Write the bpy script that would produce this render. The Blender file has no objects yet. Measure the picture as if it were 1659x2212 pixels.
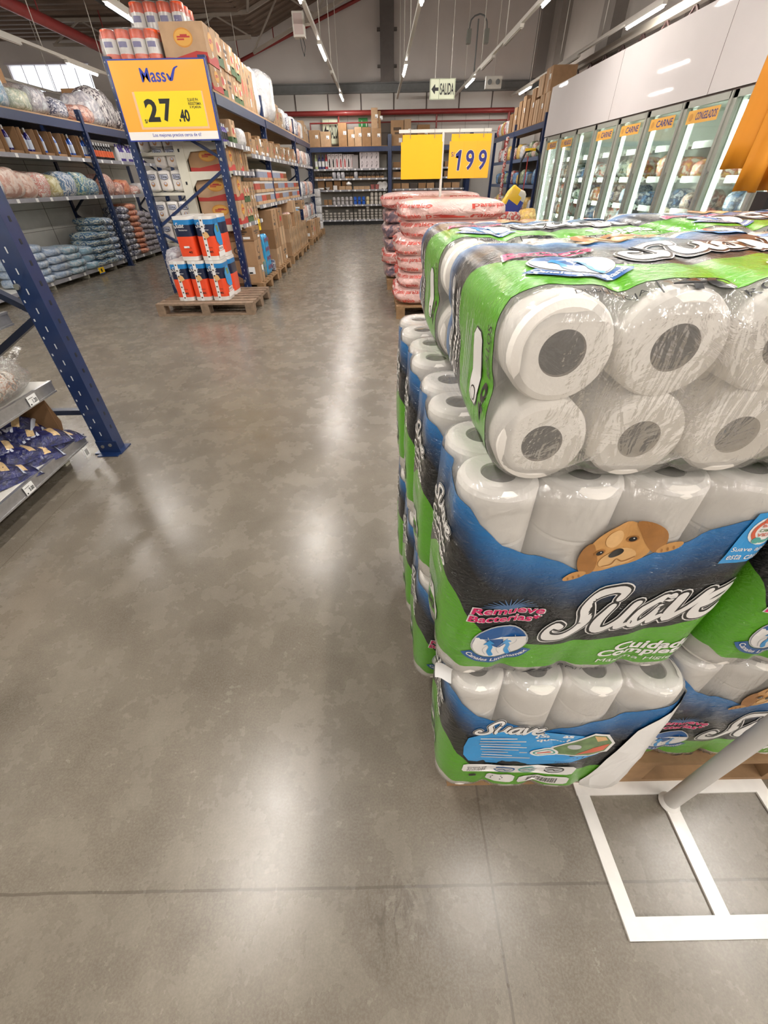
import bpy, math, random
from math import sin, cos, pi, sqrt, exp, radians, atan2
from mathutils import Vector, Matrix, noise
random.seed(11)
SC = bpy.context.scene
COL = SC.collection

# ------------------------------------------------------------------ camera
cam_d = bpy.data.cameras.new('camera'); cam = bpy.data.objects.new('camera', cam_d); COL.objects.link(cam)
c0, c1, c2 = (0.999807, -0.01284, -0.014838), (0.019615, 0.633137, 0.773791), (0.000541, 0.773933, -0.633267)
cam.matrix_world = Matrix(((c0[0], c1[0], -c2[0], 0), (c0[1], c1[1], -c2[1], 0), (c0[2], c1[2], -c2[2], 1.3), (0, 0, 0, 1)))
cam_d.sensor_fit = 'VERTICAL'; cam_d.sensor_height = 24.0; cam_d.lens = 874 / 2212 * 24.0
cam_d.clip_start = 0.02; cam_d.clip_end = 200
SC.camera = cam
# ------------------------------------------------------------------ world and exposure
W = bpy.data.worlds.new('daylight'); SC.world = W; W.use_nodes = True
W.node_tree.nodes['Background'].inputs[0].default_value = (0.85, 0.92, 1.0, 1)
W.node_tree.nodes['Background'].inputs[1].default_value = 2.5
SC.view_settings.view_transform = 'Standard'; SC.view_settings.look = 'None'
SC.view_settings.gamma = 1; SC.view_settings.use_curve_mapping = False
SC.view_settings.exposure = 0.0
CY = SC.cycles; CY.max_bounces = 7; CY.diffuse_bounces = 3; CY.glossy_bounces = 3; CY.transmission_bounces = 3; CY.transparent_max_bounces = 14
CY.caustics_reflective = False; CY.caustics_refractive = False; CY.adaptive_threshold = 0.04; CY.sample_clamp_indirect = 6
LAMP_W = 26.0          # radiant watts of one fluorescent batten
LAMP_COL = (1.0, 0.955, 0.90)
TUBE_E = 150.0

# ------------------------------------------------------------------ materials
def srgb(h):
    if isinstance(h, str):
        h = h.lstrip('#'); c = [int(h[i:i + 2], 16) / 255 for i in (0, 2, 4)]
    else: c = h
    return tuple(x / 12.92 if x <= .04045 else ((x + .055) / 1.055) ** 2.4 for x in c) + (1,)
MATS = {}
class NT:
    def __init__(s, name):
        s.m = bpy.data.materials.new(name); s.m.use_nodes = True; s.t = s.m.node_tree; s.t.nodes.clear()
        s.out = s.n('ShaderNodeOutputMaterial')
    def n(s, typ, **kw):
        nd = s.t.nodes.new(typ)
        for k, v in kw.items():
            if k.startswith('_'): setattr(nd, k[1:], v)
            else:
                key = int(k[1:]) if k[0] == 'i' and k[1:].isdigit() else k.replace('__', ' ')
                s.set(nd.inputs[key], v)
        return nd
    def set(s, inp, v):
        if isinstance(v, bpy.types.NodeSocket): s.t.links.new(v, inp)
        else: inp.default_value = v
    def math(s, op, a, b=0.0, c=None):
        nd = s.n('ShaderNodeMath', _operation=op, i0=a, i1=b)
        if c is not None: s.set(nd.inputs[2], c)
        return nd.outputs[0]
    def mix(s, f, a, b):
        nd = s.n('ShaderNodeMix', _data_type='RGBA'); s.set(nd.inputs[0], f); s.set(nd.inputs[6], a); s.set(nd.inputs[7], b)
        return nd.outputs[2]
    def ramp(s, f, stops, interp='LINEAR'):
        nd = s.n('ShaderNodeValToRGB', Fac=f); r = nd.color_ramp; r.interpolation = interp
        while len(r.elements) < len(stops): r.elements.new(0.5)
        for e, (p, c) in zip(r.elements, stops): e.position = p; e.color = c
        return nd.outputs[0]
    def coords(s, kind='Object', scale=(1, 1, 1), rot=(0, 0, 0)):
        tc = s.n('ShaderNodeTexCoord'); mp = s.n('ShaderNodeMapping', Vector=tc.outputs[kind]); mp.inputs['Scale'].default_value = scale; mp.inputs['Rotation'].default_value = rot
        return mp.outputs[0]
    def noise(s, vec, scale, detail=3, rough=.5, dist=0.0):
        return s.n('ShaderNodeTexNoise', Vector=vec, Scale=scale, Detail=detail, Roughness=rough, Distortion=dist).outputs['Fac']
    def bump(s, h, strength=.3, dist=.01):
        return s.n('ShaderNodeBump', Height=h, Strength=strength, Distance=dist).outputs[0]
    def done(s, sh): s.t.links.new(sh, s.out.inputs[0]); return s.m

def mat(name, col, rough=.5, metal=0., coat=0., var=.0, vs=8., bump=0., bs=60., em=0., alpha=1., spec=.5, bdist=.004):
    """plain procedural surface: colour with a little noise, optional bump"""
    if name in MATS: return MATS[name]
    N = NT(name); c = srgb(col); v = N.coords()
    b = N.n('ShaderNodeBsdfPrincipled', Roughness=rough, Metallic=metal)
    b.inputs['Coat Weight'].default_value = coat; b.inputs['Coat Roughness'].default_value = .12
    b.inputs['Specular IOR Level'].default_value = spec
    f = N.noise(v, vs, 4)
    dk = tuple(x * (1 - var) for x in c[:3]) + (1,); lt = tuple(min(1, x * (1 + var * .7)) for x in c[:3]) + (1,)
    N.set(b.inputs['Base Color'], N.ramp(f, [(.3, dk), (.7, lt)]) if var else c)
    if bump: N.set(b.inputs['Normal'], N.bump(N.noise(v, bs, 3), bump, bdist))
    if em: b.inputs['Emission Color'].default_value = c; b.inputs['Emission Strength'].default_value = em
    if alpha < 1: b.inputs['Alpha'].default_value = alpha
    MATS[name] = N.done(b.outputs[0]); return MATS[name]

def pmat(name, cols, scale=6., rough=.28, coat=.7, bump=.6, bs=18., stretch=(1, 1, 1), dist=1.0, dark=None, haze=.28):
    """film-wrapped goods: patches of several colours under a glossy crinkled plastic"""
    if name in MATS: return MATS[name]
    N = NT(name); v = N.coords(scale=stretch)
    n = len(cols); f = N.noise(v, scale * 1.5, 5, .62, dist * .45)
    st = [(.30 + .40 * i / n, srgb(c)) for i, c in enumerate(cols)]
    b = N.n('ShaderNodeBsdfPrincipled', Roughness=rough)
    b.inputs['Coat Weight'].default_value = coat; b.inputs['Coat Roughness'].default_value = .08
    hz = N.math('MULTIPLY', N.noise(v, scale * .8 + 3, 3, .6), .0 if not haze else (haze if not dark else haze * .5))
    N.set(b.inputs['Base Color'], N.mix(hz, N.ramp(f, st, 'CONSTANT' if dark else 'LINEAR'), srgb('#c9ccd0')))
    h = N.noise(v, bs, 4, .6, 1.5)
    N.set(b.inputs['Normal'], N.bump(h, bump, .02)); N.set(b.inputs['Coat Normal'], N.bump(h, min(1, bump * 1.3), .025))
    MATS[name] = N.done(b.outputs[0]); return MATS[name]

def film_mat(name, base=.04, milky=.05, bs=35., bump=.5, tint=(1, 1, 1, 1), rough=.1):
    if name in MATS: return MATS[name]
    N = NT(name); v = N.coords(); v2 = N.coords(scale=(3, 1, 1), rot=(.3, .5, .8))
    h = N.math('ADD', N.noise(v, bs, 4, .6, 2.0), N.noise(v2, bs * .55, 2, .5, 3.0))
    nm = N.bump(h, bump, .012)
    tr = N.n('ShaderNodeBsdfTransparent', Color=tint)
    df = N.n('ShaderNodeBsdfDiffuse', Color=(.93, .90, .85, 1))
    gl = N.n('ShaderNodeBsdfGlossy', Color=(1, 1, 1, 1), Roughness=rough, Normal=nm)
    m1 = N.n('ShaderNodeMixShader', Fac=milky); N.set(m1.inputs[1], tr.outputs[0]); N.set(m1.inputs[2], df.outputs[0])
    fr = N.n('ShaderNodeFresnel', IOR=1.5, Normal=nm)
    fac = N.math('ADD', N.math('MULTIPLY', fr.outputs[0], .75), base - .03); fac = N.math('MINIMUM', fac, .6)
    m2 = N.n('ShaderNodeMixShader', Fac=fac); N.set(m2.inputs[1], m1.outputs[0]); N.set(m2.inputs[2], gl.outputs[0])
    MATS[name] = N.done(m2.outputs[0]); return MATS[name]

def emis(name, col, st):
    if name in MATS: return MATS[name]
    N = NT(name); e = N.n('ShaderNodeEmission', Color=srgb(col), Strength=st); MATS[name] = N.done(e.outputs[0]); return MATS[name]

# ------------------------------------------------------------------ mesh builder
class MB:
    def __init__(s): s.v = []; s.f = []; s.m = []; s.uv = []; s.sm = []
    def add(s, vs, fs, m=0, smooth=False, uvs=None):
        o = len(s.v); s.v += [tuple(p) for p in vs]
        for i, f in enumerate(fs):
            s.f.append(tuple(o + j for j in f)); s.m.append(m); s.sm.append(smooth)
            s.uv.append([uvs[j] for j in f] if uvs else None)
        return s
    def box(s, c, d, m=0, rz=0., M=None):
        x, y, z = d[0] / 2, d[1] / 2, d[2] / 2
        p = [Vector((a * x, b * y, e * z)) for e in (-1, 1) for a, b in ((-1, -1), (1, -1), (1, 1), (-1, 1))]
        if rz: R = Matrix.Rotation(rz, 3, 'Z'); p = [R @ q for q in p]
        if M is not None: p = [M @ q for q in p]
        return s.add([q + Vector(c) for q in p], [(0, 3, 2, 1), (4, 5, 6, 7), (0, 1, 5, 4), (1, 2, 6, 5), (2, 3, 7, 6), (3, 0, 4, 7)], m)
    def bx(s, x0, x1, y0, y1, z0, z1, m=0): return s.box(((x0 + x1) / 2, (y0 + y1) / 2, (z0 + z1) / 2), (x1 - x0, y1 - y0, z1 - z0), m)
    def bar(s, a, b, w, h, m=0):
        """rectangular bar from a to b, w across, h in the other direction"""
        a, b = Vector(a), Vector(b); d = (b - a); L = d.length; z = d.normalized()
        up = Vector((0, 0, 1)) if abs(z.z) < .95 else Vector((0, 1, 0))
        x = z.cross(up).normalized(); y = x.cross(z)
        M = Matrix((x, y, z)).transposed()
        return s.box((a + b) / 2, (w, h, L), m, M=M)
    def tube(s, a, b, r, m=0, n=10, r2=None, smooth=True, caps=True):
        a, b = Vector(a), Vector(b); z = (b - a).normalized(); r2 = r if r2 is None else r2
        up = Vector((0, 0, 1)) if abs(z.z) < .95 else Vector((0, 1, 0))
        x = z.cross(up).normalized(); y = x.cross(z)
        vs = [p + (x * cos(2 * pi * i / n) + y * sin(2 * pi * i / n)) * q for p, q in ((a, r), (b, r2)) for i in range(n)]
        s.add(vs, [(i, (i + 1) % n, n + (i + 1) % n, n + i) for i in range(n)], m, smooth)
        if caps: s.add(vs, [tuple(range(n)), tuple(range(2 * n - 1, n - 1, -1))], m)
        return s
    def path(s, pts, r, m=0, n=8):
        for a, b in zip(pts[:-1], pts[1:]): s.tube(a, b, r, m, n)
        return s
    def lathe(s, prof, c=(0, 0, 0), m=0, n=20, sx=1., sy=1., smooth=True):
        """prof: (r, z[, mat]) from bottom to top"""
        k = len(prof); vs = [(c[0] + p[0] * cos(2 * pi * i / n) * sx, c[1] + p[0] * sin(2 * pi * i / n) * sy, c[2] + p[1]) for p in prof for i in range(n)]
        for j in range(k - 1):
            mm = prof[j][2] if len(prof[j]) > 2 else m
            s.add([vs[j * n + i] for i in range(n)] + [vs[(j + 1) * n + i] for i in range(n)], [(i, (i + 1) % n, n + (i + 1) % n, n + i) for i in range(n)], mm, smooth)
        for j, o in ((0, 1), (k - 1, 0)):
            if prof[j][0] > 1e-4:
                mm = prof[max(0, j - 1)][2] if len(prof[j]) > 2 else m
                r = list(range(n)); s.add([vs[j * n + i] for i in range(n)], [tuple(r[::-1] if o else r)], mm)
        return s
    def grid(s, fn, nu, nv, m=0, smooth=True, wrap=False, uv=False):
        vs = [fn(i / nu, j / nv) for j in range(nv + 1) for i in range(nu + 1)]
        uvs = [(i / nu, j / nv) for j in range(nv + 1) for i in range(nu + 1)] if uv else None
        q = nu + 1
        return s.add(vs, [(j * q + i, j * q + i + 1, (j + 1) * q + i + 1, (j + 1) * q + i) for j in range(nv) for i in range(nu)], m, smooth, uvs)
    def poly(s, pts, fn, m=0):
        """fan polygon of 2d pts mapped by fn; s.ps subdivides it so that it follows a curved surface"""
        ps = getattr(s, 'ps', 0)
        if ps:
            q = []
            for i, a in enumerate(pts):
                b = pts[(i + 1) % len(pts)]; k = ps if len(pts) < 12 else 1
                q += [(a[0] + (b[0] - a[0]) * j / k, a[1] + (b[1] - a[1]) * j / k) for j in range(k)]
            c = (sum(p[0] for p in pts) / len(pts), sum(p[1] for p in pts) / len(pts)); n = len(q)
            vs = [fn(c[0] + (p[0] - c[0]) * (1 - r / ps), c[1] + (p[1] - c[1]) * (1 - r / ps)) for r in range(ps) for p in q] + [fn(*c)]
            fs = [(r * n + i, r * n + (i + 1) % n, (r + 1) * n + (i + 1) % n, (r + 1) * n + i) for r in range(ps - 1) for i in range(n)] + [((ps - 1) * n + i, (ps - 1) * n + (i + 1) % n, ps * n) for i in range(n)]
            return s.add(vs, fs, m)
        c = (sum(p[0] for p in pts) / len(pts), sum(p[1] for p in pts) / len(pts)); n = len(pts)
        return s.add([fn(*p) for p in pts] + [fn(*c)], [(i, (i + 1) % n, n) for i in range(n)], m)
    def blob(s, pts, fn, m=0):
        for _ in range(2): pts = [q for i in range(len(pts)) for q in ((pts[i][0] * .75 + pts[(i + 1) % len(pts)][0] * .25, pts[i][1] * .75 + pts[(i + 1) % len(pts)][1] * .25), (pts[i][0] * .25 + pts[(i + 1) % len(pts)][0] * .75, pts[i][1] * .25 + pts[(i + 1) % len(pts)][1] * .75))]
        return s.poly(pts, fn, m)
    def ell(s, cx, cy, rx, ry, fn, m=0, rot=0., n=20, a0=0., a1=2 * pi):
        pts = []
        for i in range(n if a1 - a0 > 6.2 else n + 1):
            a = a0 + (a1 - a0) * i / n; x, y = rx * cos(a), ry * sin(a)
            pts.append((cx + x * cos(rot) - y * sin(rot), cy + x * sin(rot) + y * cos(rot)))
        return s.poly(pts, fn, m)
    def rect(s, x0, y0, x1, y1, fn, m=0, nx=1, ny=1):
        return s.grid(lambda a, b: fn(x0 + (x1 - x0) * a, y0 + (y1 - y0) * b), nx, ny, m, False)
    def text(s, t, fn, m=0, bold=0., shear=0., rect=(0, 0, 1, 1), keep=False, slope=0.):
        vs, fs, w, h = textgeo(t, bold, shear); x0, y0, x1, y1 = rect
        if keep:
            sc = min((x1 - x0) / w, (y1 - y0) / h); cx, cy = (x0 + x1) / 2, (y0 + y1) / 2
            x0, x1, y0, y1 = cx - w * sc / 2, cx + w * sc / 2, cy - h * sc / 2, cy + h * sc / 2
        return s.add([fn(x0 + (x1 - x0) * a, y0 + (y1 - y0) * b + slope * (x1 - x0) * a) for a, b in vs], fs, m)
    def ribbon(s, pts, fn, m=0, grow=0., sub=6):
        """brush stroke along (x, y, width) knots"""
        P = [pts[0]] + list(pts) + [pts[-1]]; Q = []
        for i in range(1, len(P) - 2):
            for k in range(sub):
                t = k / sub
                Q.append(tuple(.5 * (2 * P[i][j] + (P[i + 1][j] - P[i - 1][j]) * t + (2 * P[i - 1][j] - 5 * P[i][j] + 4 * P[i + 1][j] - P[i + 2][j]) * t * t + (3 * P[i][j] - P[i - 1][j] - 3 * P[i + 1][j] + P[i + 2][j]) * t ** 3) for j in range(3)))
        Q.append(P[-1]); L = []; R = []
        for i, q in enumerate(Q):
            a, b = Q[max(0, i - 1)], Q[min(len(Q) - 1, i + 1)]
            dx, dy = b[0] - a[0], b[1] - a[1]; d = sqrt(dx * dx + dy * dy) or 1; w = q[2] * .5 + grow
            L.append((q[0] - dy / d * w, q[1] + dx / d * w)); R.append((q[0] + dy / d * w, q[1] - dx / d * w))
        n = len(Q)
        s.add([fn(*p) for p in L + R], [(i, n + i, n + i + 1, i + 1) for i in range(n - 1)], m)
        for q in (Q[0], Q[-1]): s.ell(q[0], q[1], q[2] * .5 + grow, q[2] * .5 + grow, fn, m, n=12)
        return s
    def mesh(s, name, mats):
        me = bpy.data.meshes.new(name); me.from_pydata(s.v, [], s.f); me.update()
        for q in (mats if isinstance(mats, (list, tuple)) else [mats]): me.materials.append(q)
        me.polygons.foreach_set('material_index', s.m); me.polygons.foreach_set('use_smooth', s.sm)
        if any(u is not None for u in s.uv):
            ul = me.uv_layers.new(name='UVMap'); k = 0
            for u, f in zip(s.uv, s.f):
                for j in range(len(f)):
                    ul.data[k].uv = u[j] if u else (0, 0); k += 1
        return me
    def build(s, name, mats, parent=None, loc=None, rz=0., bevel=0., label=None):
        o = bpy.data.objects.new(name, s.mesh(name, mats)); COL.objects.link(o)
        if parent is not None: o.parent = parent
        if loc is not None: o.location = loc
        if rz: o.rotation_euler.z = rz
        if bevel:
            b = o.modifiers.new('bevel', 'BEVEL'); b.width = bevel; b.segments = 2; b.limit_method = 'ANGLE'
        if label: o['label'] = label
        return o
_T = {}
def textgeo(t, bold=0., shear=0.):
    k = (t, bold, shear)
    if k in _T: return _T[k]
    c = bpy.data.curves.new('t', 'FONT'); c.body = t; c.offset = bold; c.shear = shear; c.resolution_u = 3; c.fill_mode = 'FRONT'
    o = bpy.data.objects.new('t', c); COL.objects.link(o)
    me = o.to_mesh(); vs = [(v.co.x, v.co.y) for v in me.vertices]; fs = [tuple(p.vertices) for p in me.polygons]
    o.to_mesh_clear(); bpy.data.objects.remove(o); bpy.data.curves.remove(c)
    x0 = min(v[0] for v in vs); x1 = max(v[0] for v in vs); y0 = min(v[1] for v in vs); y1 = max(v[1] for v in vs)
    w, h = max(x1 - x0, 1e-3), max(y1 - y0, 1e-3)
    fs = [f if _area(vs, f) > 0 else f[::-1] for f in fs]
    _T[k] = ([((a - x0) / w, (b - y0) / h) for a, b in vs], fs, w, h); return _T[k]
def _area(vs, f): return sum(vs[f[i]][0] * vs[f[(i + 1) % len(f)]][1] - vs[f[(i + 1) % len(f)]][0] * vs[f[i]][1] for i in range(len(f)))

def tag(o, label, cat, group=None, kind=None):
    if label: o['label'] = label
    if cat: o['category'] = cat
    if group: o['group'] = group
    if kind: o['kind'] = kind
    return o
def thing(name, label, cat, loc=(0, 0, 0), rz=0., group=None, rot=None):
    o = bpy.data.objects.new(name, None); COL.objects.link(o); o.location = loc
    o.rotation_euler = rot if rot else (0, 0, rz); o.empty_display_size = .05
    return tag(o, label, cat, group)
def struct(name, mb, mats, label=None):
    o = mb.build(name, mats); o['kind'] = 'structure'
    if label: o['label'] = label
    return o
def dup(root, loc, label, rz=0., rot=None, group=None, scale=None):
    r = root.copy(); COL.objects.link(r); r.location = loc; r.rotation_euler = rot if rot else (0, 0, rz)
    r['label'] = label
    if group: r['group'] = group
    if scale: r.scale = scale
    for ch in list(root.children):
        c = ch.copy(); COL.objects.link(c); c.parent = r
        for g in ch.children:
            d = g.copy(); COL.objects.link(d); d.parent = c
    return r
def plane(o, ux, uz):
    o, ux, uz = Vector(o), Vector(ux), Vector(uz)
    return lambda a, b: o + ux * a + uz * b
ORD = ['first', 'second', 'third', 'fourth', 'fifth', 'sixth', 'seventh', 'eighth', 'ninth', 'tenth', 'eleventh', 'twelfth', 'thirteenth', 'fourteenth', 'fifteenth', 'sixteenth', 'seventeenth', 'eighteenth', 'nineteenth', 'twentieth', 'twenty-first', 'twenty-second', 'twenty-third', 'twenty-fourth']

blue = mat('rack_blue_paint', '#142b56', .38, .0, .3, .12, 20)
bluedk = mat('rack_brace_dark', '#1b2740', .4, 0, .2, .1)
steel = mat('galvanised_steel', '#a9aaa8', .38, .8, 0, .1, 30)
white_m = mat('white_enamel', '#dcdad3', .4, 0, .2, .04)
offw = mat('cream_enamel', '#d6d3c4', .42, 0, .15, .05)
railm = mat('price_rail_plastic', '#9a9aa2', .3, 0, .4, .1, 12)
tagw = mat('paper_tag', '#eeeeee', .6)
black = mat('black_ink', '#17181b', .45)
navy = mat('navy_ink', '#2b2f78', .45)
yellow = mat('yellow_card', '#ffd21c', .5)
board = mat('cardboard', '#a88563', .82, 0, 0, .10, 9, .15, 120)
board2 = mat('cardboard_pale', '#b69676', .82, 0, 0, .10, 9, .15, 120)
board3 = mat('cardboard_dull', '#94714f', .85, 0, 0, .12, 9, .15, 120)
tape = mat('packing_tape', '#a58a66', .25, 0, .6)
redp = mat('red_print', '#b23a34', .6)
greenp = mat('green_print', '#46603a', .6)
wood = mat('pallet_wood', '#9c7b58', .8, 0, 0, .28, 14, .4, 40)
wood2 = mat('pallet_wood_old', '#8d7864', .85, 0, 0, .3, 18, .4, 40)

# ------------------------------------------------------------------ the building shell
def floor_material():
    N = NT('polished_concrete'); v = N.coords()
    big = N.noise(v, 2.0, 7, .62, .4); mid = N.noise(v, 6, 8, .62, 0.); fine = N.noise(v, 60, 4, .7)
    f = N.math('ADD', N.math('MULTIPLY', big, .45), N.math('ADD', N.math('MULTIPLY', mid, .4), N.math('MULTIPLY', fine, .15)))
    col = N.ramp(f, [(.28, srgb('#514a40')), (.42, srgb('#675f54')), (.56, srgb('#7a7266')), (.72, srgb('#90887b'))], 'B_SPLINE')
    gr = N.noise(v, 190, 3, .7); sm = N.noise(v, 28, 6, .75)
    col = N.mix(N.ramp(sm, [(.30, (.22, .22, .22, 1)), (.66, (0, 0, 0, 1))], 'B_SPLINE'), col, srgb('#5c554a'))
    col = N.mix(N.ramp(gr, [(.35, (.22, .22, .22, 1)), (.6, (0, 0, 0, 1))]), col, srgb('#a39c90'))
    # one dark scuff in front of the stack, crossing the joint
    sp0 = N.n('ShaderNodeVectorMath', _operation='DISTANCE'); N.set(sp0.inputs[0], v); sp0.inputs[1].default_value = (.02, .13, 0)
    sc = N.math('MULTIPLY', N.ramp(sp0.outputs[1 if len(sp0.outputs) > 1 else 0], [(.0, (1, 1, 1, 1)), (.13, (0, 0, 0, 1))]), N.ramp(N.noise(N.coords(scale=(1, .35, 1), rot=(0, 0, .5)), 34, 5, .8, 1.5), [(.47, (0, 0, 0, 1)), (.60, (1, 1, 1, 1))]))
    col = N.mix(N.math('MULTIPLY', sc, .75), col, srgb('#3b3228'))
    sp = N.ramp(N.n('ShaderNodeTexVoronoi', Vector=v, Scale=3.2, Randomness=1.0).outputs['Distance'], [(.0, (1, 1, 1, 1)), (.028, (0, 0, 0, 1))])
    col = N.mix(N.math('MULTIPLY', sp, .5), col, srgb('#423c33'))
    sep = N.n('ShaderNodeSeparateXYZ', Vector=v); x, y = sep.outputs[0], sep.outputs[1]
    wob = N.math('MULTIPLY', N.math('SUBTRACT', N.noise(v, 14, 3), .5), .006)
    j = None
    for ax, pos, per in ((x, .24, 1.94), (y, .18, 2.36)):
        q = N.math('ADD', ax, wob); q = N.math('SUBTRACT', q, pos - per * 20)
        q = N.math('MODULO', q, per); q = N.math('MINIMUM', q, N.math('SUBTRACT', per, q))
        q = N.math('LESS_THAN', q, .0028); j = q if j is None else N.math('MAXIMUM', j, q)
    col = N.mix(N.math('MULTIPLY', j, .55), col, srgb('#4b453c'))
    b = N.n('ShaderNodeBsdfPrincipled'); N.set(b.inputs['Base Color'], col)
    N.set(b.inputs['Roughness'], N.math('ADD', .20, N.math('MULTIPLY', mid, .14)))
    b.inputs['Specular IOR Level'].default_value = .6
    h = N.math('ADD', N.math('MULTIPLY', mid, .5), N.math('MULTIPLY', fine, .5)); h = N.math('SUBTRACT', h, N.math('MULTIPLY', j, 1.5))
    N.set(b.inputs['Normal'], N.bump(h, .05, .003))
    return N.done(b.outputs[0])
struct('floor', MB().bx(-13.2, 5.9, -6, 19.9, -.1, 0), floor_material(), 'polished grey concrete floor with saw-cut joints')
wall_m = mat('painted_panel_wall', '#dcd6d3', .7, 0, 0, .05, 1.5)
wall_lo = mat('lower_wall_white', '#d3cfcb', .7, 0, 0, .05, 1.5)
dark_m = mat('dark_brown_steel', '#5d534f', .6, 0, 0, .1)
hbeam = mat('grey_steel_beam', '#77797a', .5, .3, 0, .1)
redpipe = mat('red_pipe_paint', '#8a2f2e', .45, 0, .2, .1)
# far wall with a window opening on the far left
wf = MB(); ZT = 9.0
wf.bx(-13.2, 5.9, 19.75, 19.95, 0, 3.8, 1); wf.bx(-9.45, 5.9, 19.75, 19.95, 3.8, ZT)
wf.bx(-13.2, -12.1, 19.75, 19.95, 3.8, ZT); wf.bx(-12.1, -9.45, 19.75, 19.95, 4.42, ZT)
for i in range(9):      # panel joints
    xx = -3.9 + i * 1.13
    wf.bx(xx - .02, xx + .02, 19.735, 19.752, 3.16, 3.62, 2)
wf.bx(-4.5, 5.8, 19.735, 19.752, 2.62, 2.635, 3)
for i in range(8): wf.bx(-1.0 + i * .83, -.99 + i * .83, 19.735, 19.752, 2.2, 3.1, 3)
struct('wall_far', wf, [wall_m, wall_lo, dark_m, mat('panel_seam', '#9b9694', .8)], 'pale grey panelled end wall behind the far racks')
wr = MB(); wr.bx(5.75, 5.95, -6, 19.9, 0, ZT)
for yy in (18.6, 14.6, 10.6, 6.6): wr.bx(5.45, 5.76, yy - .35, yy + .35, 0, ZT, 1)
struct('wall_right', wr, [mat('right_wall_paint', '#b3aca6', .8, 0, 0, .06, 1.5), mat('pilaster_paint', '#8d8681', .8, 0, 0, .06)], 'grey side wall above the freezers')
struct('wall_left', MB().bx(-13.3, -13.1, -6, 19.9, 0, ZT), wall_m)
struct('wall_back', MB().bx(-13.3, 5.95, -6.2, -6, 0, ZT), wall_m)
# roof: flat low part on the left, then rising to the right; corrugated on its underside
rf = MB()
def roofz(x): return 4.95 if x < -3.7 else 4.95 + (x + 3.7) * .36
n = 96; vs = []
for i in range(n + 1):
    x = -13.3 + 19.3 * i / n; zz = roofz(x)
    vs += [(x, -6.2, zz), (x, 19.9, zz)]
vs += [(-13.3, -6.2, 9.2), (-13.3, 19.9, 9.2), (6, -6.2, 9.2), (6, 19.9, 9.2)]
fs = [(2 * i, 2 * i + 1, 2 * i + 3, 2 * i + 2) for i in range(n)] + [(2 * n + 2, 2 * n + 4, 2 * n + 5, 2 * n + 3)]
rf.add(vs, fs, 0)
for k in range(64):
    y = -5.8 + k * .4
    rf.bx(-13.2, -3.7, y, y + .12, 4.90, 4.95)
    rf.bar((-3.7, y + .06, 4.93), (5.8, y + .06, roofz(5.8) - .02), .12, .05)
struct('ceiling', rf, [mat('roof_underside', '#7d6c60', .8, 0, 0, .12, 1.2)], 'dark corrugated roof underside')
# steelwork of the shell
struct('trim_1', MB().bx(-4.6, 5.7, 19.58, 19.62, 3.62, 3.84).bx(-4.6, 5.7, 19.5, 19.7, 3.82, 3.85).bx(-4.6, 5.7, 19.5, 19.7, 3.61, 3.64), hbeam, 'grey steel beam across the end wall')
cb = MB().bx(.18, .62, 19.5, 19.75, 3.85, 8.4)
for zz in (4.2, 5.0): cb.bx(.08, .72, 19.6, 19.75, zz, zz + .06)
struct('trim_2', cb, [mat('steel_column_dark', '#6d6765', .6, 0, 0, .08)], 'dark steel column on the end wall')
struct('trim_3', MB().bx(5.2, 5.75, 19.3, 19.76, 3.85, 8.4), [mat('corner_column', '#8b8480', .7)], 'grey corner column at the end wall')
# red sprinkler pipes
p = MB().tube((-4.4, 19.45, 3.12), (4.75, 19.45, 3.12), .07).tube((4.6, 19.45, 3.1), (4.6, 19.45, 2.1), .05)
p.tube((-2.3, 19.5, 2.88), (4.6, 19.5, 2.88), .022); p.tube((-2.3, 19.5, 2.9), (-2.3, 19.5, 2.3), .02)
for xx in (-1.3, 2.1): p.tube((xx, 19.5, 3.1), (xx, 19.5, 2.7), .03)
tag(p.build('sprinkler_pipe', redpipe), 'red sprinkler pipe running level along the end wall', 'pipe')
p = MB().tube((-4.9, 19.5, 4.22), (1.1, 19.5, 6.1), .045)
for xx in (-4.4, -3.2, 0): p.tube((xx, 19.5, 4.22 + (xx + 4.9) * .313), (xx, 19.5, roofz(xx)), .015)
tag(p.build('sprinkler_pipe', redpipe), 'red pipe rising diagonally across the upper end wall', 'pipe')
p = MB().tube((-7.4, 2, 4.2), (-7.4, 17.5, 4.2), .11)
p.path([(-7.4, 12.8, 4.25), (-5.6, 12.8, 4.5), (-5.4, 13.6, 4.45), (-4.9, 13.6, 4.4), (-4.9, 13.8, 4.2)], .06)
for yy in (6, 10, 14, 17): p.tube((-7.4, yy, 4.2), (-7.4, yy, 4.95), .015)
tag(p.build('sprinkler_pipe', redpipe), 'thick red main pipe under the low roof at upper left', 'pipe')
p = MB().tube((-6.1, 3, 4.55), (-6.1, 19.6, 4.55), .09)
tag(p.build('drain_pipe', mat('black_pipe', '#2e2c2b', .5)), 'black pipe beside the lit batten under the low roof', 'pipe')
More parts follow.
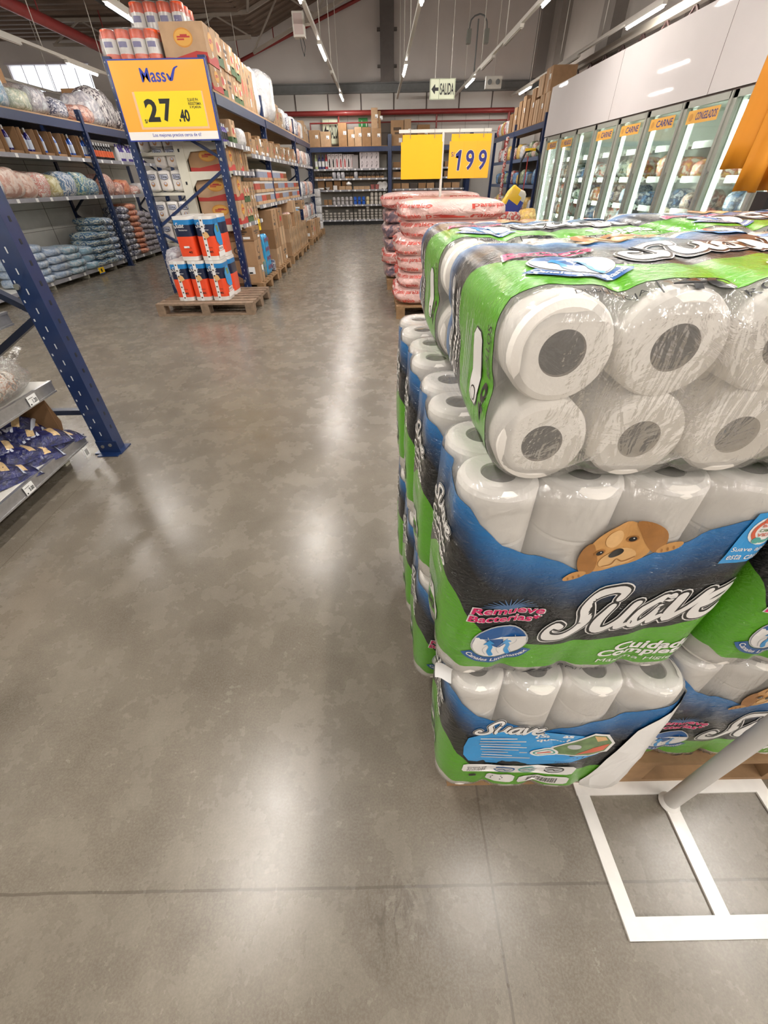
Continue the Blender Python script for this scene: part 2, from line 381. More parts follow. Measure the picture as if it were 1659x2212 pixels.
# roof trusses
trm = mat('truss_paint', '#a39a90', .6, 0, 0, .08)
def truss(y, label):
    t = MB()
    for k in range(8):
        x0, x1 = -9 + k * 1.85, -9 + (k + 1) * 1.85
        a0, a1 = roofz(x0) - .12, roofz(x1) - .12; b0, b1 = a0 - .75, a1 - .75
        if k < 3: b0, b1 = a0 - .45, a1 - .45
        t.bar((x0, y, a0), (x1, y, a1), .07, .07); t.bar((x0, y, b0), (x1, y, b1), .07, .07)
        t.bar((x0, y, b0), ((x0 + x1) / 2, y, (a0 + a1) / 2), .035, .035); t.bar(((x0 + x1) / 2, y, (a0 + a1) / 2), (x1, y, b1), .035, .035)
    tag(t.build('roof_truss', trm), label, 'truss')
for y, l in ((17.2, 'pale steel roof truss nearest the end wall'), (12.4, 'pale steel roof truss crossing above the boxes on the middle rack'), (7.6, 'pale steel roof truss high above the near end of the aisle')): truss(y, l)
b = MB()
b.bar((-3.4, 9, 4.9), (-1.2, 17, 5.7), .06, .06); b.bar((-1.2, 9, 5.6), (-3.4, 17, 4.9), .06, .06)
tag(b.build('roof_brace', trm), 'crossed pale steel braces under the dark roof', 'brace')
# daylight window on the far left: frame and bars (panes are frosted, lit from outside)
w = MB()
for k in range(7): w.bx(-12.1 + k * .43, -12.08 + k * .43, 19.78, 19.8, 3.8, 4.42)
w.bx(-12.15, -9.4, 19.7, 19.78, 4.42, 4.47); w.bx(-12.15, -9.4, 19.7, 19.78, 3.76, 3.8)
struct('window_1', w, [mat('window_bar', '#cfc6cc', .5)], 'bright barred window high on the far left')
# side-wall truss rail above the freezers
t = MB(); X = 5.1
t.bx(X - .06, X + .06, 3, 19.4, 3.38, 3.5, 0); t.bx(X - .01, X + .05, 3, 19.4, 3.0, 3.06, 1)
for k in range(20):
    y = 3 + k * .82; t.bar((X, y, 3.02), (X, y + .41, 3.4), .03, .03, 1); t.bar((X, y + .41, 3.4), (X, y + .82, 3.02), .03, .03, 1)
tag(t.build('cable_truss', [mat('rail_grey', '#b9b3a8', .5), mat('truss_maroon', '#5a4543', .6)]), 'long grey rail on maroon lattice running above the freezers', 'truss')

# ------------------------------------------------------------------ lighting battens on rails
tube_m = emis('fluorescent_tube', '#fff8ee', TUBE_E)
bat_m = mat('batten_white', '#d9d6cf', .5)
ZR = 3.42
def batten(x, y, lit, label, z=ZR, L=1.25):
    t = thing('ceiling_batten', label, 'light fitting', (x, y, z), group=None)
    MB().bx(-.035, .035, -L / 2, L / 2, -.045, 0).build('housing', bat_m, t)
    if lit:
        MB().tube((0, -L / 2 + .03, -.063), (0, L / 2 - .03, -.063), .017, 0, 10).build('tube', tube_m, t)
        ld = bpy.data.lights.new('tube_light', 'AREA'); ld.shape = 'RECTANGLE'; ld.size = .07; ld.size_y = L; ld.energy = LAMP_W; ld.color = LAMP_COL
        lo = bpy.data.objects.new('tube_light', ld); COL.objects.link(lo); lo.location = (0, 0, -.085); lo.parent = t; lo['kind'] = 'helper'
    else: MB().bx(-.02, .02, -L / 2 + .03, L / 2 - .03, -.06, -.045).build('diffuser', mat('unlit_diffuser', '#b7b1aa', .5), t)
    return t
def rail(x, label, z=ZR, y0=-5.5, y1=19.3):
    m = MB().bx(x - .03, x + .03, y0, y1, z, z + .05)
    k = 0; y = y0 + .6
    while y < y1: m.tube((x, y, z + .04), (x, y, roofz(x) - .02), .009, 0, 6); y += 2.45
    tag(m.build('light_rail', bat_m), label, 'rail')
RAILS = [(-1.08, 'white lighting rail left of the aisle centre'), (.72, 'white lighting rail above the sleeping-pillow stacks'), (2.62, 'white lighting rail between the price signs and freezers'), (4.55, 'white lighting rail close to the freezers'), (-3.9, 'white lighting rail behind the middle rack'), (-6.65, 'white lighting rail above the left shelving'), (-9.4, 'white lighting rail far out on the left')]
lit = {0: [-2.9, 1.0, 4.9, 8.8, 12.5, 18.3], 1: [-3, 1.0, 5.0, 9.0, 14.4], 2: [-3, -1.1, .8, 4.6, 9.2, 16.2], 3: [-2, 2.5, 10.5, 17.6], 4: [-2.5, 1.5, 5.3, 9.9, 14], 5: [-1, 4, 8.2, 13.6], 6: [2, 8, 14]}  # first and third rails: an unseen batten behind the camera, added to brighten packs
unlit = {0: [15.2], 2: [11.6, 13.9], 5: [10.9], 3: [14]}
cnt = 0
for i, (x, l) in enumerate(RAILS):
    rail(x, l)
    place = l.replace('white lighting rail ', '')
    for k, y in enumerate(lit[i]): batten(x, y, True, 'lit fluorescent batten %s, %s along its rail' % (place, ORD[k]))
    for k, y in enumerate(unlit.get(i, [])): batten(x, y, False, 'unlit grey batten %s, %s dark one' % (place, ORD[k]))
# things hanging from the rails
s = thing('speaker_box', 'white speaker box hanging from the lighting rail', 'speaker', (-1.32, 10.9, 3.28))
MB().bx(-.1, .1, -.09, .09, 0, .3).build('housing', bat_m, s, bevel=.01); MB().bx(-.075, .075, -.1, -.088, .03, .27).build('grille', mat('speaker_grille', '#c9b9b6', .6), s)
MB().bar((.05, 0, .15), (.215, 0, .16), .03, .03).build('arm', bat_m, s)
MB().path([(0, 0, 0), (.02, 0, -.12), (.05, 0, -.22), (.08, 0, -.1), (.05, 0, 0)], .006).build('cable', black, s)
s = thing('camera_mast', 'grey mast with two surveillance cameras hanging under a hoop', 'security camera', (2.68, 16.0, 3.5))
MB().tube((0, 0, -.0), (0, 0, .98), .018).build('mast', hbeam, s)
MB().path([(-.22, 0, .8), (-.19, 0, .96), (-.1, 0, 1.03), (.03, 0, 1.06), (.14, 0, 1.03), (.22, 0, .94), (.24, 0, .8)], .016).build('hoop', hbeam, s)
for xx in (-.22, .24): MB().bx(xx - .05, xx + .05, -.1, .08, .55, .8).build('camera_head', mat('camera_grey', '#8b8d86', .5), s)
s = thing('emergency_light', 'small twin emergency lamp box hung near the end wall', 'emergency light', (2.95, 14.6, 3.05))
MB().bx(-.2, .2, -.04, .04, 0, .22).build('housing', bat_m, s)
for xx in (-.1, .1): MB().tube((xx, -.07, .12), (xx, -.04, .12), .05).build('lamp_head', hbeam, s)
MB().tube((0, 0, .22), (0, 0, 3.6), .006, 0, 6).build('hanger', bat_m, s)
def salida(x, y, z, w, h, label, hang):
    s = thing('exit_sign', label, 'sign', (x, y, z))
    MB().bx(-w / 2, w / 2, 0, .012, 0, h).build('panel', mat('exit_panel', '#d6dcc4', .4), s)
    f = plane((-w / 2, -.003, 0), (w, 0, 0), (0, 0, h)); m = MB()
    for a in (.02, .36, .97): m.rect(a, .02, a + .012, .98, f, 1)
    for b in (.02, .97): m.rect(.02, b, .98, b + .012, f, 1)
    m.text('SALIDA', f, 0, .02, 0, (.40, .22, .95, .78))
    m.poly([(.06, .5), (.20, .25), (.20, .42), (.34, .42), (.34, .58), (.20, .58), (.20, .75)], f, 0)
    m.build('lettering', [black, greenp], s)
    if hang:
        MB().tube((-w * .3, .006, h), (-w * .3, .006, 3.4), .004, 0, 6).tube((w * .3, .006, h), (w * .3, .006, 3.4), .004, 0, 6).build('hanger', bat_m, s)
salida(1.27, 11.0, 2.49, .48, .28, 'hanging SALIDA exit sign with arrow high over the aisle', True)
salida(-1.58, 19.60, 2.34, .62, .66, 'SALIDA exit sign on the end wall above brown boxes', False)

# ------------------------------------------------------------------ wrapped packs of forty rolls
PW, PD, PH, PR = .45, .212, .43, .05
ARC = pi * PR / 2; SF = PW - 2 * PR + ARC; SS = PD - 2 * PR + ARC; PER = 2 * (SF + SS)
def perim(s):
    """arc length -> (x, y, nx, ny); 0 is the middle of the front-left corner, running right along the front"""
    s = (s + ARC / 2) % PER; w, d = PW - 2 * PR, PD - 2 * PR; X, Y = PW / 2 - PR, PD / 2 - PR
    segs = [(-X, -Y, pi, 0), (w, 1, 0), (X, -Y, -pi / 2, 0), (d, 0, 1), (X, Y, 0, 0), (w, -1, 0), (-X, Y, pi / 2, 0), (d, 0, -1)]
    cur = [(-X, -Y + 0, 0), (X, -Y, 0)]
    if s < ARC: a = pi + s / PR; return -X + PR * cos(a), -Y + PR * sin(a), cos(a), sin(a)
    s -= ARC
    if s < w: return -X + s, -Y - PR, 0, -1
    s -= w
    if s < ARC: a = -pi / 2 + s / PR; return X + PR * cos(a), -Y + PR * sin(a), cos(a), sin(a)
    s -= ARC
    if s < d: return X + PR, -Y + s, 1, 0
    s -= d
    if s < ARC: a = s / PR; return X + PR * cos(a), Y + PR * sin(a), cos(a), sin(a)
    s -= ARC
    if s < w: return X - s, Y + PR, 0, 1
    s -= w
    if s < ARC: a = pi / 2 + s / PR; return -X + PR * cos(a), Y + PR * sin(a), cos(a), sin(a)
    s -= ARC
    return -X - PR, Y - s, -1, 0
def psurf(s, z, off=0.):
    x, y, nx, ny = perim(s); e = 0.; rr = .022
    for dz in (z, PH - z):
        if dz < rr: e += rr - sqrt(max(0, rr * rr - (rr - dz) ** 2))
    q = abs((x / PW * 4) % 1 - .5) if abs(ny) > .5 else .25     # .5 on the seams between rolls
    g = 0.
    if abs(ny) > .5 and abs(x) < PW / 2 - .07:
        dx = min(abs(x - k * PW / 4) for k in (-1, 0, 1)); end = .3 + .7 * exp(-(min(z, PH - z) / .07) ** 2); g = .010 * exp(-(dx / .016) ** 2) * end
    if abs(nx) > .5: g = .008 * exp(-(y / .018) ** 2) * (.3 + .7 * exp(-(min(z, PH - z) / .07) ** 2))
    b = .005 * sin(pi * z / PH) + .0022 * noise.noise(Vector((x * 14, y * 14, z * 17))) + .0012 * noise.noise(Vector((x * 45, y * 45 + 3, z * 30)))
    o = b - g - e + off
    return (x + nx * o, y + ny * o, z)
def interp(tab, u):
    for (a, va), (b, vb) in zip(tab[:-1], tab[1:]):
        if u <= b:
            t = (u - a) / (b - a); t = t * t * (3 - 2 * t) * .5 + t * .5; return va + (vb - va) * t
    return tab[-1][1]
ZWT = [(0, .400), (.05, .375), (.12, .345), (.22, .325), (.30, .315), (.40, .290), (.50, .300), (.70, .338), (.85, .375), (1, .400), (1.22, .415), (1.47, .400)]
ZGT = [(0, .235), (.06, .185), (.14, .140), (.25, .115), (.40, .105), (.60, .118), (.80, .145), (1, .175), (1.2, .245), (1.35, .26), (1.47, .235)]
ZBT = [(0, .060), (.06, .044), (.2, .034), (.8, .030), (1, .034), (1.25, .05), (1.47, .060)]
def zone(s):
    s = s % (PER / 2); u = s / SF
    return interp(ZBT, u), interp(ZGT, u), interp(ZWT, u)
def film_print(name, kind):
    if name in MATS: return MATS[name]
    N = NT(name); v = N.coords(); v2 = N.coords(scale=(1, 1, 2.5), rot=(.2, .9, .3))
    b = N.n('ShaderNodeBsdfPrincipled', Roughness=.28)
    if kind == 'dark':
        uv = N.n('ShaderNodeUVMap'); sep = N.n('ShaderNodeSeparateXYZ', Vector=uv.outputs[0])
        col = N.ramp(sep.outputs[1], [(.0, srgb('#0e1013')), (.52, srgb('#0f1216')), (.72, srgb('#12395f')), (.90, srgb('#1a639f')), (1, srgb('#2273b4'))])
        N.set(b.inputs['Base Color'], col)
    else: b.inputs['Base Color'].default_value = srgb('#58a41c')
    h = N.math('ADD', N.noise(v2, 30, 3, .6, 2.0), N.math('MULTIPLY', N.noise(v, 90, 2, .5, 1.0), .35))
    b.inputs['Coat Weight'].default_value = .7; b.inputs['Coat Roughness'].default_value = .05; b.inputs['Specular IOR Level'].default_value = .25
    N.set(b.inputs['Coat Normal'], N.bump(h, .75, .014)); N.set(b.inputs['Normal'], N.bump(h, .2, .006))
    return MATS.setdefault(name, N.done(b.outputs[0]))
film = film_mat('clear_crinkled_film', .05, .20, 15, .42)
paper = mat('tissue_paper', '#fbf6ef', .9, 0, 0, .02, 20, .25, 220, bdist=.002)
core = mat('cardboard_core', '#75695f', .85, 0, 0, .25, 60, .3, 150)
PRM = [film_print('green_film_print', 'green'), film_print('dark_blue_film_print', 'dark')]
whitep = mat('white_film_print', '#f2f0ee', .35, 0, .4)
ink = mat('film_black_ink', '#141518', .35, 0, .5)
pinkp = mat('pink_print', '#d8256a', .4)
bluep = mat('sky_blue_print', '#2f9be0', .35, 0, .4)
dblue = mat('deep_blue_print', '#1d5a9c', .35, 0, .4)
silver = mat('silver_print', '#d9d8d6', .3, 0, .5)
tan = mat('puppy_tan', '#cf9a5b', .5, 0, .3, .10, 60); tan2 = mat('puppy_tan_dark', '#a8733c', .5, 0, .3, .12, 60); tan3 = mat('puppy_tan_light', '#e3b67c', .5, 0, .3, .08, 60)
lgrey = mat('light_grey_print', '#c4c6c8', .4, 0, .3); glow = mat('glow_print', '#4d6f9a', .4, 0, .3)
DEC = [whitep, ink, pinkp, bluep, dblue, silver, tan, tan2, tan3, lgrey, PRM[0], mat('badge_red', '#d9684c', .4), mat('badge_teal', '#5aa9a0', .4), glow, mat('photo_green', '#6f8a5a', .5, 0, .2, .3, 50)]
SUAVE = [[(1.02, .80, .11), (1.0, .96, .10), (.80, 1.03, .11), (.54, .95, .14), (.42, .74, .16), (.54, .52, .17), (.64, .28, .18), (.54, .07, .16), (.28, -.03, .13), (.02, .03, .12), (-.10, .20, .11), (0, .34, .10), (.16, .27, .07)],
         [(.98, .60, .12), (.92, .30, .14), (1.0, .06, .13), (1.18, .05, .11), (1.36, .26, .10), (1.45, .60, .12)], [(1.45, .60, .14), (1.40, .25, .14), (1.47, .05, .12), (1.60, .08, .09)],
         [(2.12, .55, .12), (1.92, .62, .12), (1.72, .45, .14), (1.66, .20, .14), (1.80, .04, .12), (1.98, .16, .10), (2.12, .55, .12)], [(2.14, .60, .14), (2.08, .25, .14), (2.13, .05, .12), (2.28, .10, .09)],
         [(2.34, .60, .13), (2.38, .30, .15), (2.48, .04, .14), (2.64, .22, .11), (2.80, .62, .12)],
         [(2.90, .28, .09), (3.08, .36, .11), (3.24, .52, .11), (3.14, .64, .11), (2.96, .54, .13), (2.87, .26, .14), (2.97, .05, .13), (3.16, .03, .11), (3.34, .16, .09)]]
def suave(mb, fn, x0, y0, w, slope=0., shear=.30, wh=0, bk=1, h=None, lift=.0004, outline=True):
    """fn(a, b, off) -> point; the script word drawn with brush strokes, outlined twice"""
    k = w / 3.85; kv = k if h is None else h / 1.1
    def f(off):
        def g(x, y):
            X = (x + .22 + shear * y) * k; return fn(x0 + X, y0 + y * kv + slope * X, off)
        return g
    for g, m, o in (((.088, wh, 0.), (.066, bk, lift), (.022, wh, 2 * lift)) if outline else ((0., wh, 0.),)):
        for st in SUAVE: mb.ribbon(st, f(o), m, g, 4)
def arc_text(mb, t, fn, cx, cy, r, a0, a1, h, m, bold=.02):
    vs, fs, w, hh = textgeo(t, bold, 0.)
    def g(a, b):
        an = a0 + (a1 - a0) * a; rr = r - h * b
        return fn(cx + rr * cos(an), cy + rr * sin(an))
    mb.add([g(a, b) for a, b in vs], fs, m)
def decals_front():
    m = MB(); OF = .0018; m.ps = 5
    F = lambda x, z, o=0.: psurf(x - PR + ARC / 2, z, OF + o)      # x from the left edge of the front
    def at(o): return lambda a, b: F(a, b, o)
    suave(m, F, .150, .128, .292, .20, .28, h=.108)
    # pink claim with a white edge over a pale glow
    for i in range(13): a = .25 + i * .22; m.ribbon([(.093, .212, .004), (.093 + .045 * cos(a), .212 + .022 * sin(a), .0008)], at(.0001), 13, 0, 2)
    for t, y, x0 in (('Remueve', .200, .036), ('Bacterias*', .181, .033)):
        m.text(t, at(.0004), 0, .04, .1, (x0 - .001, y - .0015, x0 + .115, y + .0175)); m.text(t, at(.0008), 2, .022, .1, (x0 + .001, y, x0 + .113, y + .016))
    # round emblem: ribbed tissue with two arrows
    cx, cy = .092, .123
    m.ell(cx, cy, .0475, .0475, at(.0004), 9, n=28); m.ell(cx, cy, .0450, .0450, at(.0007), 4, n=28)
    m.poly([(cx + .045 * cos(a), cy + .045 * sin(a)) for a in [pi + .0 + (pi) * i / 14 for i in range(15)]] + [(cx + .042, cy + .017), (cx - .042, cy + .017)], at(.001), 0)
    for dx in (-.022, .002, .024): m.ribbon([(cx + dx, cy + .018, .0012), (cx + dx + .005, cy, .0012), (cx + dx - .004, cy - .018, .0012), (cx + dx + .003, cy - .036, .0012)], at(.0013), 9)
    for dx in (-.016, .014):
        m.ribbon([(cx + dx + .007, cy - .038, .008), (cx + dx + .002, cy - .026, .008), (cx + dx + .003, cy - .012, .007), (cx + dx - .002, cy - .002, .006)], at(.0016), 3)
        m.poly([(cx + dx - .011, cy - .003), (cx + dx + .008, cy - .002), (cx + dx - .002, cy + .011)], at(.0018), 3)
    a0, a1 = radians(205), radians(335)
    m.poly  # crescent under the emblem
    q = 18; o = [(cx + .066 * cos(a0 + (a1 - a0) * i / q), cy + .066 * sin(a0 + (a1 - a0) * i / q)) for i in range(q + 1)]; n_ = [(cx + .0485 * cos(a0 + (a1 - a0) * i / q), cy + .0485 * sin(a0 + (a1 - a0) * i / q)) for i in range(q + 1)]
    m.add([at(.0006)(*p) for p in o + n_], [(i, i + 1, q + 2 + i, q + 1 + i) for i in range(q)], 4)
    arc_text(m, 'Canales Limpiamax', at(.0010), cx, cy, .0635, a0 + .06, a1 - .06, .0115, 0)
    m.text('Cuidado', at(0), 0, .03, .1, (.300, .080, .438, .106), slope=.04); m.text('Completo', at(0), 0, .03, .1, (.276, .056, .438, .083), slope=.03); m.text('Máxima Higiene', at(0), 0, 0., .1, (.280, .040, .442, .054), slope=.02)
    m.text('40', at(0), 1, .02, 0, (.150, .008, .212, .027)); m.text('ROLLOS', at(0), 1, 0, 0, (.225, .011, .295, .023)); m.text('DOBLE HOJA', at(0), 1, 0, 0, (.060, .011, .128, .019)); m.rect(.139, .008, .1405, .027, at(0), 1)
    # blue cause badge
    m.poly([(.372, .300), (.438, .303), (.446, .395), (.385, .388)], at(.0005), 3)
    m.ell(.413, .360, .026, .026, at(.001), 0, n=24)
    for i, c in enumerate((14, 11, 12)):
        m.ribbon([(.413 + .020 * cos(i * 2.09 + .3 + t), .360 + .020 * sin(i * 2.09 + .3 + t), .005) for t in (0, .5, 1.0, 1.5)], at(.0014), c); m.ell(.413 + .020 * cos(i * 2.09), .36 + .02 * sin(i * 2.09), .0055, .0055, at(.0018), c, n=10)
    for t, y, c in (('BAÑOS', .3655, 11), ('CAMBIAN', .357, 14), ('VIDAS', .349, 11)): m.text(t, at(.0016), c, .01, 0, (.400, y, .426, y + .006))
    m.text('Suave apoya', at(.001), 0, .01, .1, (.378, .321, .438, .331)); m.text('esta causa', at(.001), 0, .01, .1, (.378, .308, .430, .318))
    # sleepy puppy resting on the blue edge
    ox, oz, k, ro = .176, .282, .128, radians(21)
    def G(o): return lambda x, y: F(ox + (x * cos(ro) - y * sin(ro)) * k, oz + (x * sin(ro) + y * cos(ro)) * k, o)
    m.blob([(.12, .05), (.10, .30), (.22, .50), (.42, .60), (.62, .58), (.78, .44), (.82, .20), (.74, .02), (.45, -.04), (.25, -.02)], G(.0006), 6)
    m.blob([(.22, .50), (.10, .42), (.02, .22), (.04, .02), (.16, -.02), (.24, .14), (.24, .34)], G(.0010), 7)
    m.blob([(.66, .56), (.82, .52), (.98, .30), (.94, .06), (.82, .02), (.74, .20), (.70, .38)], G(.0010), 7)
    m.ell(-.02, .02, .13, .06, G(.0012), 6, .1); m.ell(.98, .06, .14, .065, G(.0012), 6, .05)
    for dx in (-.09, -.03, .03): m.ell(dx, .0, .012, .03, G(.0015), 7, n=8); m.ell(dx + .99, .04, .012, .03, G(.0015), 7, n=8)
    m.ell(.44, .12, .20, .13, G(.0013), 8); m.ell(.44, .42, .10, .12, G(.0012), 8)
    m.ell(.44, .20, .085, .055, G(.0018), 1); m.ribbon([(.28, .06, .012), (.38, .04, .015), (.44, .10, .012), (.50, .04, .015), (.62, .08, .012)], G(.0018), 7)
    for ex, ey in ((.27, .30), (.62, .33)): m.ell(ex, ey, .060, .042, G(.0016), 7, .2); m.ell(ex, ey, .040, .030, G(.002), 1, .2); m.ell(ex + .01, ey + .01, .008, .008, G(.0024), 0, n=8)
    return m
def decals_side(m):
    """small print on the two narrow sides; the writing runs from the back edge towards the front"""
    for base in (PER - SS, SF):
        def F(x, z, o=0.): return psurf(base + ARC / 2 - .012 + x, z, .0018 + o)
        at = lambda o: (lambda a, b: F(a, b, o))
        suave(m, F, .004, .318, .140, 0., .25, h=.036, lift=.0003)
        m.text('Cuidado', at(0), 0, .03, .12, (.012, .282, .128, .300)); m.text('Completo', at(0), 0, .03, .12, (.006, .258, .134, .277)); m.text('MÁXIMA HIGIENE', at(0), 0, 0, .12, (.012, .243, .128, .252))
        m.poly([(.03, .095), (.11, .095), (.118, .104), (.118, .128), (.108, .136), (.03, .136), (.022, .126), (.022, .104)], at(0), 1); m.poly([(.032, .097), (.109, .097), (.116, .105), (.116, .127), (.107, .134), (.031, .134), (.024, .125), (.024, .105)], at(.0003), 0)
        suave(m, F, .052, .107, .058, 0., .2, wh=1, h=.018, outline=False)
        m.ell(.036, .116, .010, .012, at(.0006), 1, n=14); m.ell(.036, .116, .008, .010, at(.0009), 0, n=14)
        m.text('40', at(0), 1, .03, 0, (.018, .060, .066, .082)); m.text('ROLLOS', at(0), 1, 0, 0, (.074, .062, .132, .076))
        for k in range(7): m.rect(.02, .150 + k * .0065, .12 - (k * 37 % 5) * .006, .1515 + k * .0065, at(0), 9)
    return m
def decals_back():
    """the information side: blue panel, photo drop, seals, barcode; a bare white strip closes the film"""
    m = MB(); m.ps = 6; F = lambda x, z, o=0.: psurf(x - PR + ARC / 2, z, .0018 + o); at = lambda o: (lambda a, b: F(a, b, o))
    m.poly([(.045, .225), (.05, .265), (.085, .285), (.125, .290), (.20, .292), (.27, .28), (.33, .262), (.345, .235), (.33, .200), (.28, .165), (.20, .150), (.11, .150), (.06, .165), (.047, .19)], at(0), 3)
    suave(m, F, .055, .285, .150, -.03, .28, h=.045, lift=.0004)
    m.text('¿Sabías', at(.0006), 0, .03, 0, (.185, .266, .262, .285)); m.text('que...?', at(.0006), 0, .03, 0, (.190, .250, .258, .265))
    for k, (a, b) in enumerate(((.075, .150), (.075, .17), (.075, .16), (.08, .175), (.08, .16), (.085, .18), (.085, .15), (.085, .19))): m.rect(a, .262 - k * .0115, b, .2655 - k * .0115, at(.0006), 9 if k % 3 else 0)
    m.poly([(.235, .200), (.225, .225), (.30, .292), (.33, .285), (.352, .25), (.345, .215), (.31, .198)], at(.0008), 0); m.poly([(.24, .203), (.232, .225), (.30, .286), (.326, .280), (.346, .25), (.339, .218), (.308, .202)], at(.0012), 14)
    m.poly([(.28, .205), (.335, .222), (.343, .245), (.31, .236)], at(.0016), 11); m.ell(.272, .236, .014, .011, at(.0016), 9); m.poly([(.30, .284), (.324, .278), (.334, .262), (.312, .262)], at(.0016), 8)
    m.ell(.215, .209, .030, .016, at(.0018), 0); m.ell(.215, .209, .024, .011, at(.0021), 12); m.ell(.215, .209, .020, .008, at(.0024), 0); m.rect(.200, .207, .230, .211, at(.0027), 11)
    m.text('CAMBIANDO VIDAS', at(.0006), 4, .0, 0, (.215, .163, .295, .170)); m.rect(.205, .155, .2065, .178, at(.0006), 4)
    m.poly([(.055, .110), (.29, .098), (.30, .104), (.303, .134), (.295, .141), (.06, .148), (.052, .142), (.05, .118)], at(.0004), 0)
    for t, y in (('CUIDA DE', .130), ('TI Y DEL', .122), ('PLANETA', .114)): m.text(t, at(.0008), 1, 0, 0, (.062, y, .105, y + .006))
    for x, c in ((.145, 4), (.200, 12), (.255, 1)): m.ell(x, .123, .024, .016, at(.0008), c); m.ell(x, .123, .020, .012, at(.0011), 9); m.ribbon([(x - .014, .121, .002), (x - .004, .128, .003), (x + .004, .12, .003), (x + .013, .127, .002)], at(.0014), c)
    m.poly([(.19, .048), (.295, .043), (.302, .050), (.302, .076), (.294, .084), (.196, .088), (.186, .08), (.185, .056)], at(.0004), 0)
    x = .205
    for k in range(26):
        w = (.0008, .0016, .0011, .0022)[k * 7 % 4]; m.rect(x, .052, x + w, .080 - k * .0001, at(.0008), 1); x += w + (.0012, .0018, .0009)[k * 5 % 3]
    m.poly([(.115, .052), (.170, .050), (.176, .057), (.176, .082), (.168, .088), (.118, .090), (.112, .083), (.112, .058)], at(.0004), 0)
    for k, (a, b) in enumerate(((.122, .146), (.122, .150), (.124, .146))): m.rect(a, .062 + k * .008, b, .066 + k * .008, at(.0008), 1)
    m.rect(.070, .082, .086, .092, at(.0004), 1)
    # bare strip of the film overlap
    m.poly([(.375, .31), (.46, .43), (.50, .43), (.50, .01), (.345, .01), (.335, .05)], at(.0022), 0)
    return m
def sleeve(strip=False):
    m = MB(); NS = 150; cl = MB()
    cols = [PER * i / NS for i in range(NS)]
    for kind, rows, slot in (('clear0', 3, None), ('green', 7, 0), ('dark', 12, 1), ('clear1', 9, None)):
        vs, uv = [], []
        for j in range(rows + 1):
            t = j / rows
            for s in cols:
                b, g, w = zone(s); lo, hi = {'clear0': (0, b), 'green': (b, g), 'dark': (g, w), 'clear1': (w, PH)}[kind]
                vs.append(psurf(s, lo + (hi - lo) * t, .0 if slot is None else .0006)); uv.append((s, t))
        q = NS; fs = [(j * q + i, j * q + (i + 1) % q, (j + 1) * q + (i + 1) % q, (j + 1) * q + i) for j in range(rows) for i in range(NS)]
        (m if slot is not None else cl).add(vs, fs, slot or 0, True, uv)
    # film over both ends
    for z0, sg in ((0, -1), (PH, 1)):
        vs = []; R_ = 8; q = NS
        for j in range(R_ + 1):
            t = j / R_
            for s in cols:
                x, y, z = psurf(s, z0); x2, y2 = x * (1 - t), y * (1 - t)
                zz = z0 + sg * (.002 + .004 * sin(t * pi) * (noise.noise(Vector((x2 * 25, y2 * 25, z0 * 9))) + .3))
                vs.append((x2, y2, zz if j else z))
        cl.add(vs, [(j * q + i, j * q + (i + 1) % q, (j + 1) * q + (i + 1) % q, (j + 1) * q + i) for j in range(R_) for i in range(NS)], 0, True)
    return m, cl
def roll_mb():
    r, rc, h = .0535, .0225, PH - .010; p = [(rc, .003, 1), (rc + .001, 0, 0), (r - .010, 0, 0), (r - .003, .003, 0), (r, .010, 0)]
    for k in range(1, 5): z = h * k / 5; p += [(r, z - .004, 0), (r - .0014, z, 0), (r, z + .004, 0)]
    p += [(r, h - .010, 0), (r - .003, h - .003, 0), (r - .010, h, 0), (rc + .001, h, 0), (rc, h - .003, 1), (rc - .0015, h - .004, 1), (rc - .0015, .004, 1), (rc, .003, 1)]
    m = MB(); m.lathe(p, n=36)
    return m
_sl, _cl = sleeve()
ROLL = roll_mb().mesh('toilet_roll', [paper, core])
SLEEVE = _sl.mesh('printed_film', PRM); CLEAR = _cl.mesh('clear_film', [film])
DF = decals_side(decals_front()).mesh('printed_label', DEC); DB = decals_side(decals_back()).mesh('printed_label', DEC)
def roll_pack(label, loc, rz=0., lying=False, back=False, tilt=0., sc=1., lean=0.):
    t = thing('toilet_roll_pack', label, 'toilet paper pack', loc, rot=(-pi / 2, 0, rz) if lying else (0, 0, rz), group='forty-roll packs on the near pallet')
    if tilt: t.rotation_euler = (Matrix.Rotation(-tilt, 3, 'Y') @ Matrix.Rotation(-pi / 2, 3, 'X')).to_euler()
    if lean: t.rotation_euler.x = lean
    t.scale = (sc, sc, sc)
    for me, nm in ((SLEEVE, 'printed_film'), (CLEAR, 'clear_film'), (DB if back else DF, 'printed_label')):
        o = bpy.data.objects.new(nm, me); COL.objects.link(o); o.parent = t
    for i in range(4):
        for j in (-1, 1):
            o = bpy.data.objects.new('toilet_roll', ROLL); COL.objects.link(o); o.parent = t; o.location = (-PW / 2 + .0565 + i * .1123, j * .0515, .005)
    return t
ZP = .142
def pallet(name_label, x0, x1, y0, y1, cat='pallet', m=None, group=None):
    w, d = x1 - x0, y1 - y0; t = thing('wooden_pallet', name_label, cat, ((x0 + x1) / 2, (y0 + y1) / 2, 0)); m = m or wood
    for k in range(7): MB().box((0, -d / 2 + .05 + k * (d - .1) / 6, .131), (w, .1, .02)).build('deck_board', m, t)
    for k in (-1, 0, 1):
        for j in (-1, 0, 1): MB().box((k * (w / 2 - .05), j * (d / 2 - .07), .062), (.1, .14, .08)).build('block', m, t)
        MB().box((k * (w / 2 - .05), 0, .111), (.1, d, .02)).build('stringer', m, t)
        MB().box((0, k * (d / 2 - .05), .011), (w, .1, .022)).build('bottom_board', m, t)
    return t
pallet('low wooden pallet under the near toilet paper packs', .16, 1.12, .385, 1.32)
XA, XB = .325, .800
